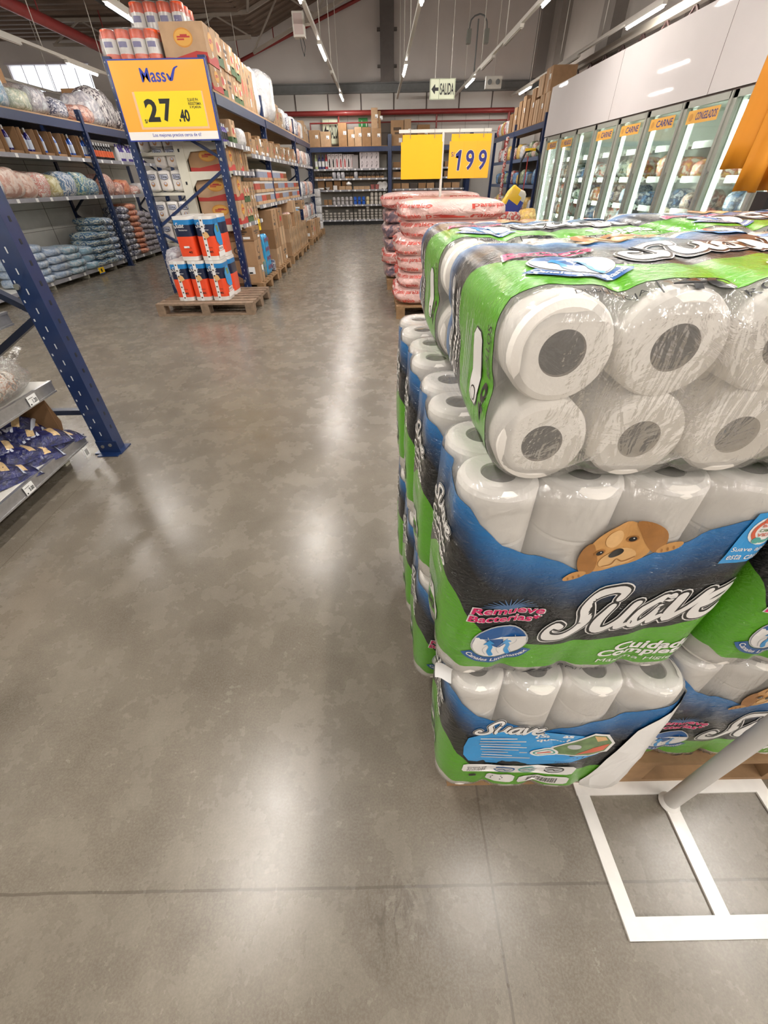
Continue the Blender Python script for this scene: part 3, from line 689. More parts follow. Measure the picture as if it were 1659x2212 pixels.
RY = [.503, .722, .945, 1.165]
side = {0: 'nearest the camera', 1: 'one behind the nearest', 2: 'third from the front', 3: 'rearmost'}
for lay, z in ((0, ZP), (1, ZP + .433)):
    for col, X in ((0, XA), (1, XB)):
        for r, Y in enumerate(RY):
            if lay == 0 and col == 0 and r == 0: continue
            if lay == 1 and col == 0 and r == 0: continue
            lab = 'upright toilet paper pack, %s level, %s, %s side of the stack' % ('upper' if lay else 'bottom', side[r], 'aisle' if col == 0 else 'freezer')
            roll_pack(lab, (X - (.012 * r if col == 0 else 0) + .006 * ((r * 3 + lay) % 3 - 1) - (.01 if lay and col == 0 else 0), Y, z), .02 * ((r + lay) % 3 - 1))
roll_pack('toilet paper pack showing its blue information panel and barcode, bottom front of the stack', (.343, .437, ZP), -.035, back=True, lean=-.06)
roll_pack('upright toilet paper pack with the puppy facing the camera, front middle', (.320, .500, ZP + .433), .02)
zt = ZP + .866 + PD / 2 + .004
roll_pack('toilet paper pack lying flat on top with bare roll ends facing the camera', (.349, .404, zt), .0, True, tilt=.03, sc=.99)
roll_pack('toilet paper pack lying flat on top behind the front one, aisle side', (.335, .836, zt - .004), .01, True, sc=.98)
roll_pack('toilet paper pack lying flat at the top right front of the stack', (.805, .405, zt), -.01, True)
roll_pack('toilet paper pack lying flat at the top right rear of the stack', (.800, .858, zt + .002), .02, True)
# loose torn paper slip between the two front packs
m = MB(); m.grid(lambda a, b: (.092 + .03 * a, .40 - .012 * a + .01 * sin(b * 3), .560 + .05 * b + .004 * sin(a * 5)), 5, 6)
tag(m.build('paper_slip', tagw), 'torn white paper slip stuck between the two front packs', 'paper')
# white display stand in front of the stack: flat bar base and round pole
s = thing('sign_stand', 'white flat-bar floor stand with round pole in front of the packs', 'sign stand', (.746, .335, 0))
b = MB(); h = .006
b.bx(.508 - .746, 1.0 - .746, .02, .052, 0, h + .0006).bx(.520 - .746, 1.04 - .746, -.252, -.214, 0, h + .0006)
b.add([(.508 - .746, .062, h), (.540 - .746, .062, h), (.552 - .746, -.252, h), (.520 - .746, -.252, h), (.508 - .746, .062, 0), (.540 - .746, .062, 0), (.552 - .746, -.252, 0), (.520 - .746, -.252, 0)], [(3, 2, 1, 0), (4, 5, 6, 7), (0, 1, 5, 4), (1, 2, 6, 5), (2, 3, 7, 6), (3, 0, 4, 7)][::1])
b.bx(-.016, .018, -.24, .03, .0005, h + .0005).bx(.248, .282, -.24, .052, .0005, h + .0003)
b.build('base_frame', mat('stand_white', '#e6e3de', .45, 0, .2, .05, 30), s)
MB().tube((0, 0, .004), (0, 0, 1.72), .0175, 0, 20).build('pole', mat('pole_grey_white', '#cfccc8', .4, 0, .2), s)
m = MB(); m.lathe([(.026, .006), (.023, .010), (.0175, .016)], n=18); m.build('weld', mat('stand_white', '#e6e3de'), s)

# ------------------------------------------------------------------ goods
def sgn(v): return 1 if v >= 0 else -1
def lump(w, d, h, seed, amp=.10, n=18, k=9, ex=.55, flat=.0, m=0, mb=None, off=(0, 0, 0)):
    """soft filled bag: rounded block with slumping noise, flat underside"""
    mb = mb or MB(); sd = Vector((seed * 3.7, seed * 1.3, seed * 2.1)); s = min(w, d, h)
    def fn(a, b):
        th, ph = 2 * pi * a, -pi / 2 + pi * b
        x = sgn(cos(th)) * abs(cos(th)) ** ex * abs(cos(ph)) ** ex; y = sgn(sin(th)) * abs(sin(th)) ** ex * abs(cos(ph)) ** ex; z = sgn(sin(ph)) * abs(sin(ph)) ** (ex + .1)
        p = Vector((x * w / 2, y * d / 2, z * h / 2)); q = p / max(s, .05)
        r = 1 + amp * noise.noise(q * 1.6 + sd) + amp * .6 * noise.noise(q * 4 + sd)
        if n > 30: r += amp * .35 * abs(noise.noise(q * 8 + sd)) 
        p = Vector((p.x * r, p.y * r, p.z * r))
        if p.z < -h * .46: p.z = -h * .46
        return (off[0] + p.x, off[1] + p.y, off[2] + p.z + h * .46)
    return mb.grid(fn, n * 2, n, m, True)
def bag(name, label, cat, loc, size, mt, seed=1, group=None, rz=0., amp=.12, n=14, ex=.55, band=None, tail=False):
    mb = lump(*size, seed, amp, n, ex=ex); mats = [mt]
    if tail:
        w, d, h = size
        mb.grid(lambda a, b: ((a - .5) * w * .5 + .03 * sin(b * 6), d * .1 * sin(a * 9), h * (.8 + .45 * b) + .02 * sin(a * 14)), 10, 5, 0)
    o = mb.build(name, mats, loc=loc, rz=rz); tag(o, label, cat, group)
    return o
def carton(label, loc, size, m=None, group=None, rz=0., face='x', style='plain', tapeit=True, name='cardboard_box', seed=0, parts=False, open_=False):
    """size = x, y, z; loc = middle of the base. face = side turned to the aisle"""
    w, d, h = size; mb = MB(); m = m or board; t = None
    if parts: t = thing(name, label, 'box', loc, rz, group)
    if open_:
        q = .006
        mb.bx(-w / 2, w / 2, -d / 2, d / 2, 0, q).bx(-w / 2, -w / 2 + q, -d / 2, d / 2, 0, h).bx(w / 2 - q, w / 2, -d / 2, d / 2, 0, h * .12)
        mb.bx(-w / 2, w / 2, -d / 2, -d / 2 + q, 0, h).bx(-w / 2, w / 2, d / 2 - q, d / 2, 0, h)
    else:
        mb.box((0, 0, h / 2), (w, d, h))
        if tapeit: mb.box((0, 0, h / 2 + .0006), (.05, d + .0015, h + .0002), 1) if face == '-y' else mb.box((0, 0, h / 2 + .0006), (w + .0015, .05, h + .0002), 1)
    dm = MB()
    def deco(f, W_, H_):
        if style == 'text':
            dm.rect(.2, .60, .8, .72, f, 0); dm.rect(.3, .45, .7, .53, f, 0); dm.rect(.62, .12, .88, .30, f, 1)
        elif style == 'label': dm.rect(.60, .50, .60 + .10 / W_, .50 + .09 / H_, f, 1); dm.rect(.63, .52, .63 + .05 / W_, .52 + .02 / H_, f, 0)
        elif style == 'red':
            dm.add([f(0, 0), f(1, 0), f(1, .26), f(.75, .30), f(.5, .22), f(.25, .14), f(0, .16)], [(0, 1, 2, 3, 4, 5, 6)], 2)
            dm.ell(.5, .62, .22, .24, f, 3, n=20); dm.ell(.5, .62, .20, .20, lambda a, b: f(a, b) + _o, 4, n=20)
            for k, (a, b, c) in enumerate(((.36, .52, .60), (.36, .64, .66), (.44, .56, .70))): dm.rect(a, c - .04, b + .02 * k, c, lambda p, q: f(p, q) + _o * 2, 2)
        elif style == 'veg':
            dm.rect(0, 0, 1, .30, f, 5); dm.ell(.5, .52, .30, .30, f, 6, n=16); dm.ell(.5, .55, .17, .15, lambda a, b: f(a, b) + _o, 2, n=14); dm.rect(.75, .5, .9, .66, f, 1)
        elif style == 'block': dm.rect(.08, .25, .16, .7, f, 0); dm.rect(.25, .35, .30, .65, f, 0); dm.rect(.6, .2, .64, .8, f, 0)
        elif style == 'big': dm.ell(.4, .60, .17, .16, f, 0, n=16); dm.ell(.4, .60, .12, .11, lambda a, b: f(a, b) + _o, 7, n=16); dm.rect(.16, .20, .52, .34, f, 0)
        elif style == 'seal': dm.ell(.5, .45, .18, .16, f, 2, n=14); dm.rect(.15, .8, .6, .86, f, 0)
    sides = {'x': [(plane((w / 2 + .0012, -d / 2, 0), (0, d, 0), (0, 0, h)), d, Vector((.0008, 0, 0)))], '-x': [(plane((-w / 2 - .0012, d / 2, 0), (0, -d, 0), (0, 0, h)), d, Vector((-.0008, 0, 0)))], '-y': [(plane((-w / 2, -d / 2 - .0012, 0), (w, 0, 0), (0, 0, h)), w, Vector((0, -.0008, 0)))]}
    sides['both'] = sides['x'] + sides['-y']
    if style != 'plain' and not open_:
        for f, W_, _o in sides[face]: deco(f, W_, h)
    dmats = [mat('faded_ink', '#5b4a3c', .7), tagw, redp, mat('orange_badge', '#c98a3a', .6), mat('badge_yellow', '#d7a24c', .6), greenp, mat('box_cream', '#d3b18a', .7), m]
    if parts:
        mb.build('body', [m, tape], t)
        if dm.v: dm.build('printed_label', dmats, t)
        return t
    if dm.v:
        o2 = len(mb.v); mb.v += dm.v
        for f, mi, sm in zip(dm.f, dm.m, dm.sm): mb.f.append(tuple(i + o2 for i in f)); mb.m.append(mi + 2); mb.sm.append(sm); mb.uv.append(None)
    o = mb.build(name, [m, tape] + dmats, loc=loc, rz=rz); return tag(o, label, 'box', group)
_bc = {}
def bottle(label, loc, h, r, body, cap, band, group, name='detergent_bottle', cat='bottle', rz=0., sy=.55):
    k = (round(h, 3), round(r, 3), body.name, cap.name, band.name, sy)
    if k not in _bc:
        m = MB(); m.lathe([(r * .9, 0), (r, .01), (r, h * .18), (r * 1.003, h * .18, 2), (r * 1.003, h * .55, 2), (r, h * .551), (r * .85, h * .68), (r * .45, h * .80), (r * .32, h * .83), (r * .32, h * .83, 1), (r * .34, h * .84, 1), (r * .33, h * .99, 1), (r * .2, h, 1)], n=14, sy=sy)
        _bc[k] = m.mesh(name, [body, cap, band])
    o = bpy.data.objects.new(name, _bc[k]); COL.objects.link(o); o.location = loc; o.rotation_euler.z = rz
    return tag(o, label, cat, group)
def shelf_board(parent, x0, x1, y0, y1, z, side='x', tags=5, wm=None, name='shelf'):
    """steel shelf whose top is z, with a grey price rail on the aisle edge and little paper tags"""
    m = MB().bx(x0, x1, y0, y1, z - .03, z); r = MB(); rnd = random.Random(int(z * 1000) + int(y0 * 77))
    if side == 'x': r.bx(x1, x1 + .012, y0, y1, z - .045, z + .008)
    else: r.bx(x0, x1, y0 - .012, y0, z - .045, z + .008)
    for k in range(tags):
        if side == 'x': y = y0 + (y1 - y0) * (k + .3 + .4 * rnd.random()) / tags; r.bx(x1 + .012, x1 + .015, y - .03, y + .03, z - .045, z + .002, 1)
        else: x = x0 + (x1 - x0) * (k + .3 + .4 * rnd.random()) / tags; r.bx(x - .03, x + .03, y0 - .015, y0 - .012, z - .043, z + .002, 1)
    s = m.build(name, wm or white_m, parent); r.build('price_rail', [railm, tagw], s); return s
def rpost(mb, x, y, z1, w=.09, d=.075, slots=True, face=1, pitch=.1):
    """perforated rack upright with its foot plate"""
    mb.bx(x - w / 2, x + w / 2, y - d / 2, y + d / 2, 0, z1)
    mb.bx(x - w / 2 - .03, x + w / 2 + .03, y - d / 2 - .02, y + d / 2 + .02, 0, .008)
    if slots:
        k = .12
        while k < z1 - .05:
            mb.bx(x - .003, x + .003, y - d / 2 - .0012, y - d / 2, k, k + .026, 1); mb.bx(x - w / 2 + .010, x - w / 2 + .017, y - d / 2 - .0012, y - d / 2, k + .05, k + .062, 1)
            fx = x + w / 2; mb.bx(fx, fx + .0012, y - .006, y + .008, k + .03, k + .052, 2)
            k += pitch

# ------------------------------------------------------------------ near-left rack
R = thing('storage_rack', 'blue perforated rack upright with silver-edged shelves at the left edge', 'rack', (-1.70, 2.27, 0))
def rel(mb, ox, oy, oz=0):
    mb.v = [(a - ox, b - oy, c - oz) for a, b, c in mb.v]; return mb
holes = [blue, mat('slot_light', '#c9ccd0', .5), mat('slot_dark', '#0e1420', .6)]
p = MB(); rpost(p, -1.715, 2.272, 2.4, .105, .085, pitch=.086); rel(p, -1.70, 2.27).build('upright', holes, R, bevel=.004)
p = MB().bx(-1.77, -1.64, 2.223, 2.229, .0, .085).bx(-1.77, -1.64, 2.18, 2.23, 0, .006)
for x, z in ((-1.735, .05), (-1.685, .06)): p.tube((x, 2.217, z), (x, 2.224, z), .010, 1, 12)
p.tube((-1.75, 2.217, .93), (-1.75, 2.23, .93), .013, 1, 12)
rel(p, -1.70, 2.27).build('foot_plate', [blue, steel], R, bevel=.002)
p = MB(); rpost(p, -2.62, 2.272, 2.4, .09, .08); rel(p, -1.70, 2.27).build('upright', holes, R)
for a, b in (((-1.76, 2.30, .79), (-2.6, 2.30, .32)), ((-1.76, 2.30, .79), (-2.6, 2.30, 1.32)), ((-1.76, 2.30, .25), (-2.6, 2.30, .25))): rel(MB().bar(a, b, .04, .03), -1.70, 2.27).build('brace', bluedk, R)
G = thing('gondola_shelf', 'white shelf unit with broad silver price rails beside the near blue upright', 'shelf', (-2.2, 1.2, 0))
alu = mat('aluminium_rail', '#b5b4b6', .30, .75, 0, .12, 40)
for z, x1, y1 in ((.165, -1.78, 2.17), (.485, -1.80, 2.17), (.83, -1.83, 2.17)):
    m = MB().bx(-2.45, x1 - .004, .2, y1, z - .03, z)
    s = rel(m, -2.2, 1.2).build('shelf', white_m, G)
    r = MB().bx(x1 - .004, x1 + .008, .2, y1, z - .056, z + .006).bx(x1 + .008, x1 + .013, .2, y1, z - .056, z - .048).bx(x1 + .008, x1 + .013, .2, y1, z - .004, z + .006)
    rel(r, -2.2, 1.2).build('price_rail', alu, s)
rel(MB().bx(-2.5, -2.46, .2, 2.17, 0, 1.9), -2.2, 1.2).build('back_panel', offw, G)
for y in (.3, 1.2, 2.1): rel(MB().bx(-2.45, -1.9, y - .02, y + .02, 0, .12), -2.2, 1.2).build('foot', offw, G)
for i, (x, y, z, t, l) in enumerate(((-1.767, 1.66, .137, '3.00', 'white price tag reading 3.00 on the lowest near shelf'), (-1.787, 1.99, .457, '1.20', 'white price tag reading 1.20 under the snack bag shelf'), (-1.817, 2.04, .80, '4.20', 'white price tag on the highest near shelf'))):
    T = thing('price_tag', l, 'price tag', (x, y, z - .022)); f = plane((.003, -.032, 0), (0, .064, 0), (0, 0, .048))
    MB().bx(0, .002, -.032, .032, 0, .048).build('card', tagw, T)
    m = MB().text(t, f, 0, .02, 0, (.42, .2, .92, .62)); m.rect(.08, .75, .6, .80, f); m.rect(.08, .1, .2, .25, f); m.build('lettering', black, T)
m = MB().bx(-1.77, -1.765, 2.10, 2.14, .045, .105); f = plane((-1.7645, 2.10, .045), (0, .04, 0), (0, 0, .06))
for k in range(3): m.rect(.2 + .22 * k, .2, .32 + .22 * k, .8, f, 1)
tag(m.build('price_tag', [tagw, black]), 'white barcode tag hanging below the end of the lowest near shelf', 'price tag')
# goods: navy pouches in a carton on the lowest shelf
pouchm = pmat('navy_pouch_film', ['#070b2c', '#0e1650', '#121c66', '#0a103c'], 9, .3, .8, .7, 22, haze=0)
grain = mat('noodle_window', '#d8b98a', .5, 0, .7, .25, 90, .6, 120)
pal = mat('pouch_pale', '#c7cfe0', .4, 0, .5)
def pouch(label, loc, rot, seed, L=.25, w_=.165, h_=.060):
    t = thing('noodle_pouch', label, 'food pouch', loc, rot=rot, group='navy pouches in the near carton')
    m = MB(); sd = seed * 2.3
    def top(a, b, o=0.):
        x, y = (a - .5) * L, (b - .5) * w_; e = max(0, sin(pi * a)) ** .45 * max(0, sin(pi * b)) ** .5
        return (x, y, h_ * e * (1 + .25 * noise.noise(Vector((x * 20, y * 20, sd)))) + .004 * noise.noise(Vector((x * 60, y * 60, sd))) + o)
    m.grid(top, 20, 14, 0); m.grid(lambda a, b: ((.5 - a) * L, (b - .5) * w_, 0), 1, 1, 0); m.build('pouch', pouchm, t)
    g = MB(); F = lambda a, b: top(a, b, .0012)
    g.grid(lambda a, b: top(.66 + .13 * a, .15 + .62 * b, .0012), 6, 8, 0); g.grid(lambda a, b: top(.95 + .05 * a, .02 + .96 * b, .0012), 2, 8, 1)
    for st in ([(.15, .30, .05), (.20, .62, .05), (.26, .35, .05)], [(.30, .55, .05), (.36, .35, .05), (.40, .55, .05), (.34, .62, .04)], [(.46, .62, .05), (.44, .35, .05)]): g.ribbon(st, F, 2, 0, 4)
    g.rect(.18, .72, .5, .76, F, 3, 4, 1)
    g.build('printed_label', [grain, pal, mat('pouch_white_ink', '#d9def0', .4), mat('pouch_teal_ink', '#4d86b8', .4)], t)
    return t
rnd = random.Random(4); k = 0
words = ['lying at the very front edge', 'resting second from the shelf end', 'tilted in the middle of the pile', 'half under its neighbours', 'on top toward the back', 'leaning against the carton wall', 'lowest near the aisle edge', 'beside the open carton flap', 'top of the heap near the rail', 'tucked behind the tan carton', 'second row at the back', 'upper rear of the heap', 'flat on the shelf floor', 'flat at the far end of the row', 'propped against the back flap']
for (x, y, z, rz, tx, ty) in ((-1.86, 2.06, .170, 1.2, .05, .05), (-1.87, 1.88, .170, 1.0, .1, 0), (-1.88, 1.70, .170, 1.1, .05, .1), (-2.03, 2.02, .170, .9, 0, .1), (-2.04, 1.83, .170, 1.3, 0, .1), (-1.88, 2.00, .212, 1.05, .12, .12), (-1.90, 1.82, .214, 1.25, .1, .15), (-1.92, 1.66, .212, .95, .12, .1), (-2.06, 1.93, .215, 1.1, .1, .18), (-1.97, 1.97, .255, .7, .2, .22), (-1.97, 1.80, .258, .9, .1, .25), (-2.02, 1.66, .255, 1.2, .1, .2), (-2.04, 2.08, .235, 1.1, .1, .2), (-2.05, 1.84, .298, .8, .1, .3), (-2.03, 2.0, .30, .5, .15, .2)):
    pouch('navy noodle pouch with cream window, ' + words[k], (x, y, z), (tx, ty, rz), k); k += 1
b = thing('cardboard_box', 'cut-open brown carton standing behind the navy pouches', 'box', (-2.02, 1.9, .166))
MB().bx(-.19, .16, .235, .241, 0, .24).bx(-.19, -.184, -.3, .24, 0, .22).add([(.16, .235, 0), (.16, .241, 0), (.19, .238, .10), (.16, .238, .24)], [(0, 1, 2, 3)]).build('body', board3, b)
b = thing('cardboard_box', 'tan carton with paw prints and a dark blue base at the lowest near shelf', 'box', (-1.95, 1.35, .166))
MB().bx(-.15, .155, -.25, .17, 0, .26).build('body', board2, b)
f = plane((.1562, -.25, 0), (0, .42, 0), (0, 0, .26)); m = MB().rect(0, .02, 1, .20, f, 0)
f2 = plane((.1570, -.25, 0), (0, .42, 0), (0, 0, .26)); m.ell(.90, .25, .045, .085, f2, 1, n=14); m.ell(.90, .25, .030, .06, plane((.1578, -.25, 0), (0, .42, 0), (0, 0, .26)), 2, n=14)
for i in range(9): m.ell(.55 + .05 * (i % 5) + .02 * (i // 5), .42 + .1 * (i // 5) + .03 * (i % 3), .008, .016, f2, 1, n=8)
for i in range(3): m.rect(.62, .80 - i * .1, .82, .86 - i * .1, f2, 1)
m.build('printed_label', [mat('dark_teal_print', '#24465a', .6), mat('faded_ink', '#5b4a3c', .7), board2], b)
# clear bag of small sweets packs on the second shelf
snk = pmat('striped_snack_packs', ['#3a2a22', '#c7b29a', '#efe8de', '#c9875b', '#2d2620', '#e9d9c0', '#f4efe8'], 14, .35, .5, .5, 26, dark=1)
T = thing('snack_bag', 'clear plastic bag of small brown and white snack packs', 'snack bag', (-1.97, 1.85, .487))
lump(.30, .46, .13, 3, .12, 22).build('snack_packs', snk, T)
m = lump(.36, .56, .17, 8, .14, 26, ex=.5); m.grid(lambda a, b: (.10 - .25 * a, .20 + .15 * b, .09 + .08 * b * (1 - a) + .02 * sin(a * 12)), 12, 8, 0)
m.build('clear_film', film_mat('clear_bag_film', .16, .16, 22, .8), T)
greenb = pmat('green_leaf_packs', ['#10351c', '#1f5a30', '#2f7a44', '#5f9450', '#e2a23a', '#1d4c2b'], 10, .35, .5, .5, 24)
T = thing('produce_bag', 'clear bag of dark green packs on the highest near shelf', 'food bag', (-1.97, 2.0, .832))
lump(.34, .34, .20, 5, .12, 20).build('green_packs', greenb, T); lump(.38, .38, .24, 6, .12, 22).build('clear_film', film_mat('clear_bag_film'), T)

# ------------------------------------------------------------------ far-left shelving
R = thing('storage_rack', 'long blue storage rack along the left side of the store', 'rack', (-5.55, 9.9, 0))
for y in (7.15, 9.97, 12.8, 15.6):
    for x in (-5.22, -5.98):
        p = MB(); rpost(p, x, y, 2.34, .08, .07, slots=x > -5.5); rel(p, -5.55, 9.9).build('upright', holes, R)
    for za, zb in ((.3, .9), (1.5, .9), (1.5, 2.1)): rel(MB().bar((-5.22, y, za), (-5.98, y, zb), .04, .03), -5.55, 9.9).build('brace', bluedk, R)
for y0, y1 in ((4.4, 7.11), (7.19, 9.93), (10.01, 12.76), (12.84, 15.56)):
    rel(MB().bx(-5.26, -5.2, y0, y1, 2.06, 2.17).bx(-6.0, -5.94, y0, y1, 2.06, 2.17), -5.55, 9.9).build('beam', blue, R)
    rel(MB().bx(-6.0, -5.21, y0, y1, 2.172, 2.19), -5.55, 9.9).build('deck_board', board2, R)
G = thing('gondola_shelf', 'white shelf bays with grey price rails inside the left blue rack', 'shelf', (-5.6, 9.9, 0))
for y0, y1, zs in ((4.4, 7.1, (.115, 1.17, 1.69)), (7.2, 9.92, (.115, 1.17, 1.69)), (10.02, 12.7, (.115, 1.15, 1.69))):
    for z in zs: 
        s = shelf_board(G, .0, .34, y0 - 9.9, y1 - 9.9, z, 'x', 6)
    m = MB().bx(-.40, -.36, y0 - 9.9, y1 - 9.9, .1, 2.0)
    for k in range(1, 6): m.bx(-.36, -.357, y0 - 9.9, y1 - 9.9, .1 + k * .3, .106 + k * .3, 1)
    for k in (1, 2): m.bx(-.36, -.357, y0 - 9.9 + k * .95, y0 - 9.89 + k * .95, .1, 2.0, 1)
    m.bx(-.36, .0, y0 - 9.9, y1 - 9.9, .085, .115)
    for z in zs[1:]: m.bx(-.36, .0, y0 - 9.9, y1 - 9.9, z - .03, z)
    m.build('back_panel', [white_m, mat('seam_dark', '#77746c', .7)], G)
    for k in (.3, 1.3, 2.3): MB().bx(-.36, .30, y0 - 9.9 + k, y0 - 9.9 + k + .04, 0, .085).build('foot', offw, G)
P_ = {
 'blueclear': pmat('blue_clear_pack', ['#7fa3c4', '#a9c4d8', '#6f97bb', '#d5dfe4', '#86b4cd'], 5, .25, .8, .8, 16),
 'yellclear': pmat('yellow_clear_pack', ['#b9bd86', '#d8d7bf', '#9aa98f', '#dfe2d5'], 6, .25, .8, .8, 16),
 'striped': pmat('dark_striped_pack', ['#4a3d4a', '#d8d2d2', '#453a48', '#e4dedc', '#8d7f86'], 3.2, .25, .8, .8, 16, (1, 3, 1), .6, 1),
 'greypack': pmat('grey_clear_pack', ['#b9b4b8', '#dcd8da', '#8f8a96', '#c9cdd2'], 5, .25, .8, .8, 16),
 'coral': pmat('coral_pack', ['#b5553f', '#d88a70', '#e8c9bb', '#8c3a2c', '#e39a7c'], 7, .3, .6, .7, 18),
 'peach': pmat('peach_pack', ['#d8a083', '#e8c3ae', '#efdccf', '#c88d74'], 5, .3, .6, .7, 16),
 'redwhite': pmat('red_white_pack', ['#b04a4c', '#e6d7cf', '#d48d82', '#e9e2da', '#a33b3f'], 9, .3, .6, .6, 18, dark=1),
 'yellow': pmat('pale_yellow_pack', ['#cfc98a', '#e4dfb8', '#b9a94f', '#ece8d6'], 8, .3, .6, .6, 18),
 'whiteblue': pmat('white_blue_pack', ['#e7e9ea', '#5f86b2', '#dfe3e6', '#3f6c9e', '#eceded'], 5, .3, .6, .6, 16, (1, 2.2, 1), .5, 1),
 'stripeblue': pmat('blue_striped_sack', ['#d5dbd6', '#2f6a93', '#c4cec6', '#1f5880', '#e0e2da'], 4.5, .3, .6, .6, 16, (1, 1, 2.4), .4, 1),
 'lightblue': pmat('light_blue_sack', ['#6f8fb8', '#8fa9ca', '#b4c5d8', '#7d9ac0', '#cdd8e2'], 5, .3, .7, .7, 18),
 'navywhite': pmat('navy_white_pack', ['#262a44', '#e0dfe2', '#33385a', '#b9bac6', '#1f2238'], 8, .3, .6, .6, 20, dark=1),
 'orange': pmat('orange_pack', ['#c04a25', '#dd6a35', '#e79a6b', '#a83c20'], 7, .3, .6, .6, 20),
 'purple': pmat('purple_grey_pack', ['#4c4358', '#8f8695', '#5e536c', '#c9c2c8', '#3f3850'], 8, .3, .6, .6, 20),
 'white': pmat('white_film_bag', ['#e6e4e4', '#f2f0f0', '#cfcfd4', '#eae8e8'], 5, .25, .8, .8, 18),
 'teal': pmat('teal_pack', ['#1f5f86', '#d9e0cf', '#2a79a0', '#b9c7a4', '#1c4f73'], 6, .3, .6, .6, 18, dark=1),
}
LB = [   # y, z-base, (wx, dy, h), material, label, x
 (7.05, 2.19, (.6, .55, .40), 'blueclear', 'pale blue clear bundle at the very left end of the top deck'), (7.62, 2.19, (.55, .5, .22), 'yellclear', 'yellowish clear bundle low on the top deck at left'),
 (8.05, 2.19, (.62, .66, .46), 'blueclear', 'large blue clear bundle on the top deck of the left rack'), (8.62, 2.19, (.55, .5, .28), 'yellclear', 'greenish clear bundle beside the large blue bundle'),
 (9.05, 2.19, (.6, .5, .36), 'greypack', 'grey clear bundle on the left top deck before the upright'), (9.62, 2.19, (.55, .5, .27), 'navywhite', 'grey-and-white striped bundle against the left upright'),
 (10.35, 2.19, (.6, .5, .26), 'coral', 'coral and grey bundle right behind the left upright'), (10.75, 2.19, (.6, .5, .48), 'greypack', 'pale grey bundle on the left top deck'), 
 (11.25, 2.19, (.62, .6, .60), 'striped', 'dark brown and white striped bundle on the left top deck'), (11.85, 2.19, (.6, .55, .36), 'striped', 'lower brown striped bundle on the left top deck'), (12.35, 2.19, (.6, .5, .30), 'greypack', 'last clear grey bundle on the left top deck'),
 (7.1, 1.17, (.5, .62, .30), 'white', 'white filmy bag at the left end of the middle shelf'), (7.55, 1.17, (.5, .5, .40), 'peach', 'large peach-coloured bag on the middle shelf'), (7.95, 1.17, (.45, .4, .33), 'peach', 'smaller peach bag beside the large one'),
 (8.28, 1.17, (.45, .33, .34), 'redwhite', 'red and white pack bag on the middle left shelf'), (8.58, 1.17, (.45, .3, .30), 'yellow', 'pale yellow pack bag on the middle left shelf'),
 (8.95, 1.17, (.48, .44, .34), 'whiteblue', 'bag of white cloths with blue ends on the middle shelf'), (9.38, 1.17, (.45, .42, .36), 'teal', 'teal and cream striped bag before the left upright'), (9.72, 1.17, (.42, .3, .27), 'stripeblue', 'small blue striped bag touching the left upright'),
 (10.3, 1.15, (.45, .42, .36), 'coral', 'round coral bag behind the left upright'), (10.68, 1.15, (.42, .36, .22), 'coral', 'low coral bag on the shelf behind the left upright'), (11.02, 1.15, (.42, .34, .26), 'orange', 'orange and black bag on the shelf behind the left upright'), (11.4, 1.15, (.42, .36, .17), 'redwhite', 'low red and white bag near the end of the middle shelf'), (11.8, 1.15, (.42, .36, .2), 'white', 'low white bag near the end of the middle shelf'),
 (7.08, .115, (.5, .38, .34), 'lightblue', 'light blue pile at the left of the lowest shelf'), (7.42, .115, (.5, .36, .50), 'lightblue', 'tall light blue sack pile behind the near upright'), (7.85, .115, (.5, .46, .42), 'lightblue', 'blue clear sack heap'), (8.32, .115, (.5, .46, .40), 'blueclear', 'shiny pale blue pile on the lowest shelf'), (8.75, .115, (.46, .36, .34), 'blueclear', 'rounded pale blue pile beside the yellow tag'),
 (9.12, .115, (.48, .34, .52), 'stripeblue', 'first blue and white striped pile'), (9.45, .115, (.5, .34, .72), 'stripeblue', 'second, taller blue and white striped pile'), (9.78, .115, (.46, .28, .70), 'whiteblue', 'white and blue pile against the upright'),
 (10.2, .115, (.46, .3, .62), 'navywhite', 'first navy and white pile behind the upright'), (10.52, .115, (.48, .32, .84), 'navywhite', 'tall navy and white pile'), (10.9, .115, (.48, .38, .88), 'orange', 'orange pile on the lowest left shelf'), (11.28, .115, (.46, .34, .74), 'purple', 'purple-grey pile beside the orange one'), (11.62, .115, (.46, .34, .70), 'purple', 'last purple-grey pile on the lowest shelf'),
]
def pile(name, label, cat, loc, size, mt, seed, group):
    w, d, h = size; n = max(2, int(h / .095)); hh = h / n
    for k in range(n):
        o = lump(w, d * (1.02 - .04 * (k % 2)), hh * 1.22, seed * 5 + k, .10, 10, ex=.6).build('wrapped_sack', [mt], loc=(loc[0] + .012 * ((k * 7 + seed) % 3 - 1), loc[1] + .01 * ((k * 5) % 3 - 1), loc[2] + k * hh))
        tag(o, label + ', %s sack from the bottom' % ORD[k], cat, 'stacked sacks on the left rack')
    return o
for i, (y, z, sz, mk, l) in enumerate(LB): (pile('wrapped_pile', l, 'bagged goods', (-5.46, y, z), sz, P_[mk], i + 1, 'bagged goods on the left rack') if z < .2 else None) or bag('wrapped_bundle', l, 'bagged goods', (-5.46 if z < 2 else -5.52, y, z), (sz[0], sz[1], sz[2]), P_[mk], i + 1, 'bagged goods on the left rack', amp=.14)
m = MB().bx(-5.195, -5.19, 8.66, 8.84, -.03, .125); f = plane((-5.189, 8.66, -.03 + .06), (0, .18, 0), (0, 0, .10))
T = thing('price_tag', 'yellow offer tag hanging from the lowest left shelf', 'price tag', (-5.19, 8.8, .0)); MB().bx(-.004, 0, -.09, .09, .03, .13).build('card', yellow, T)
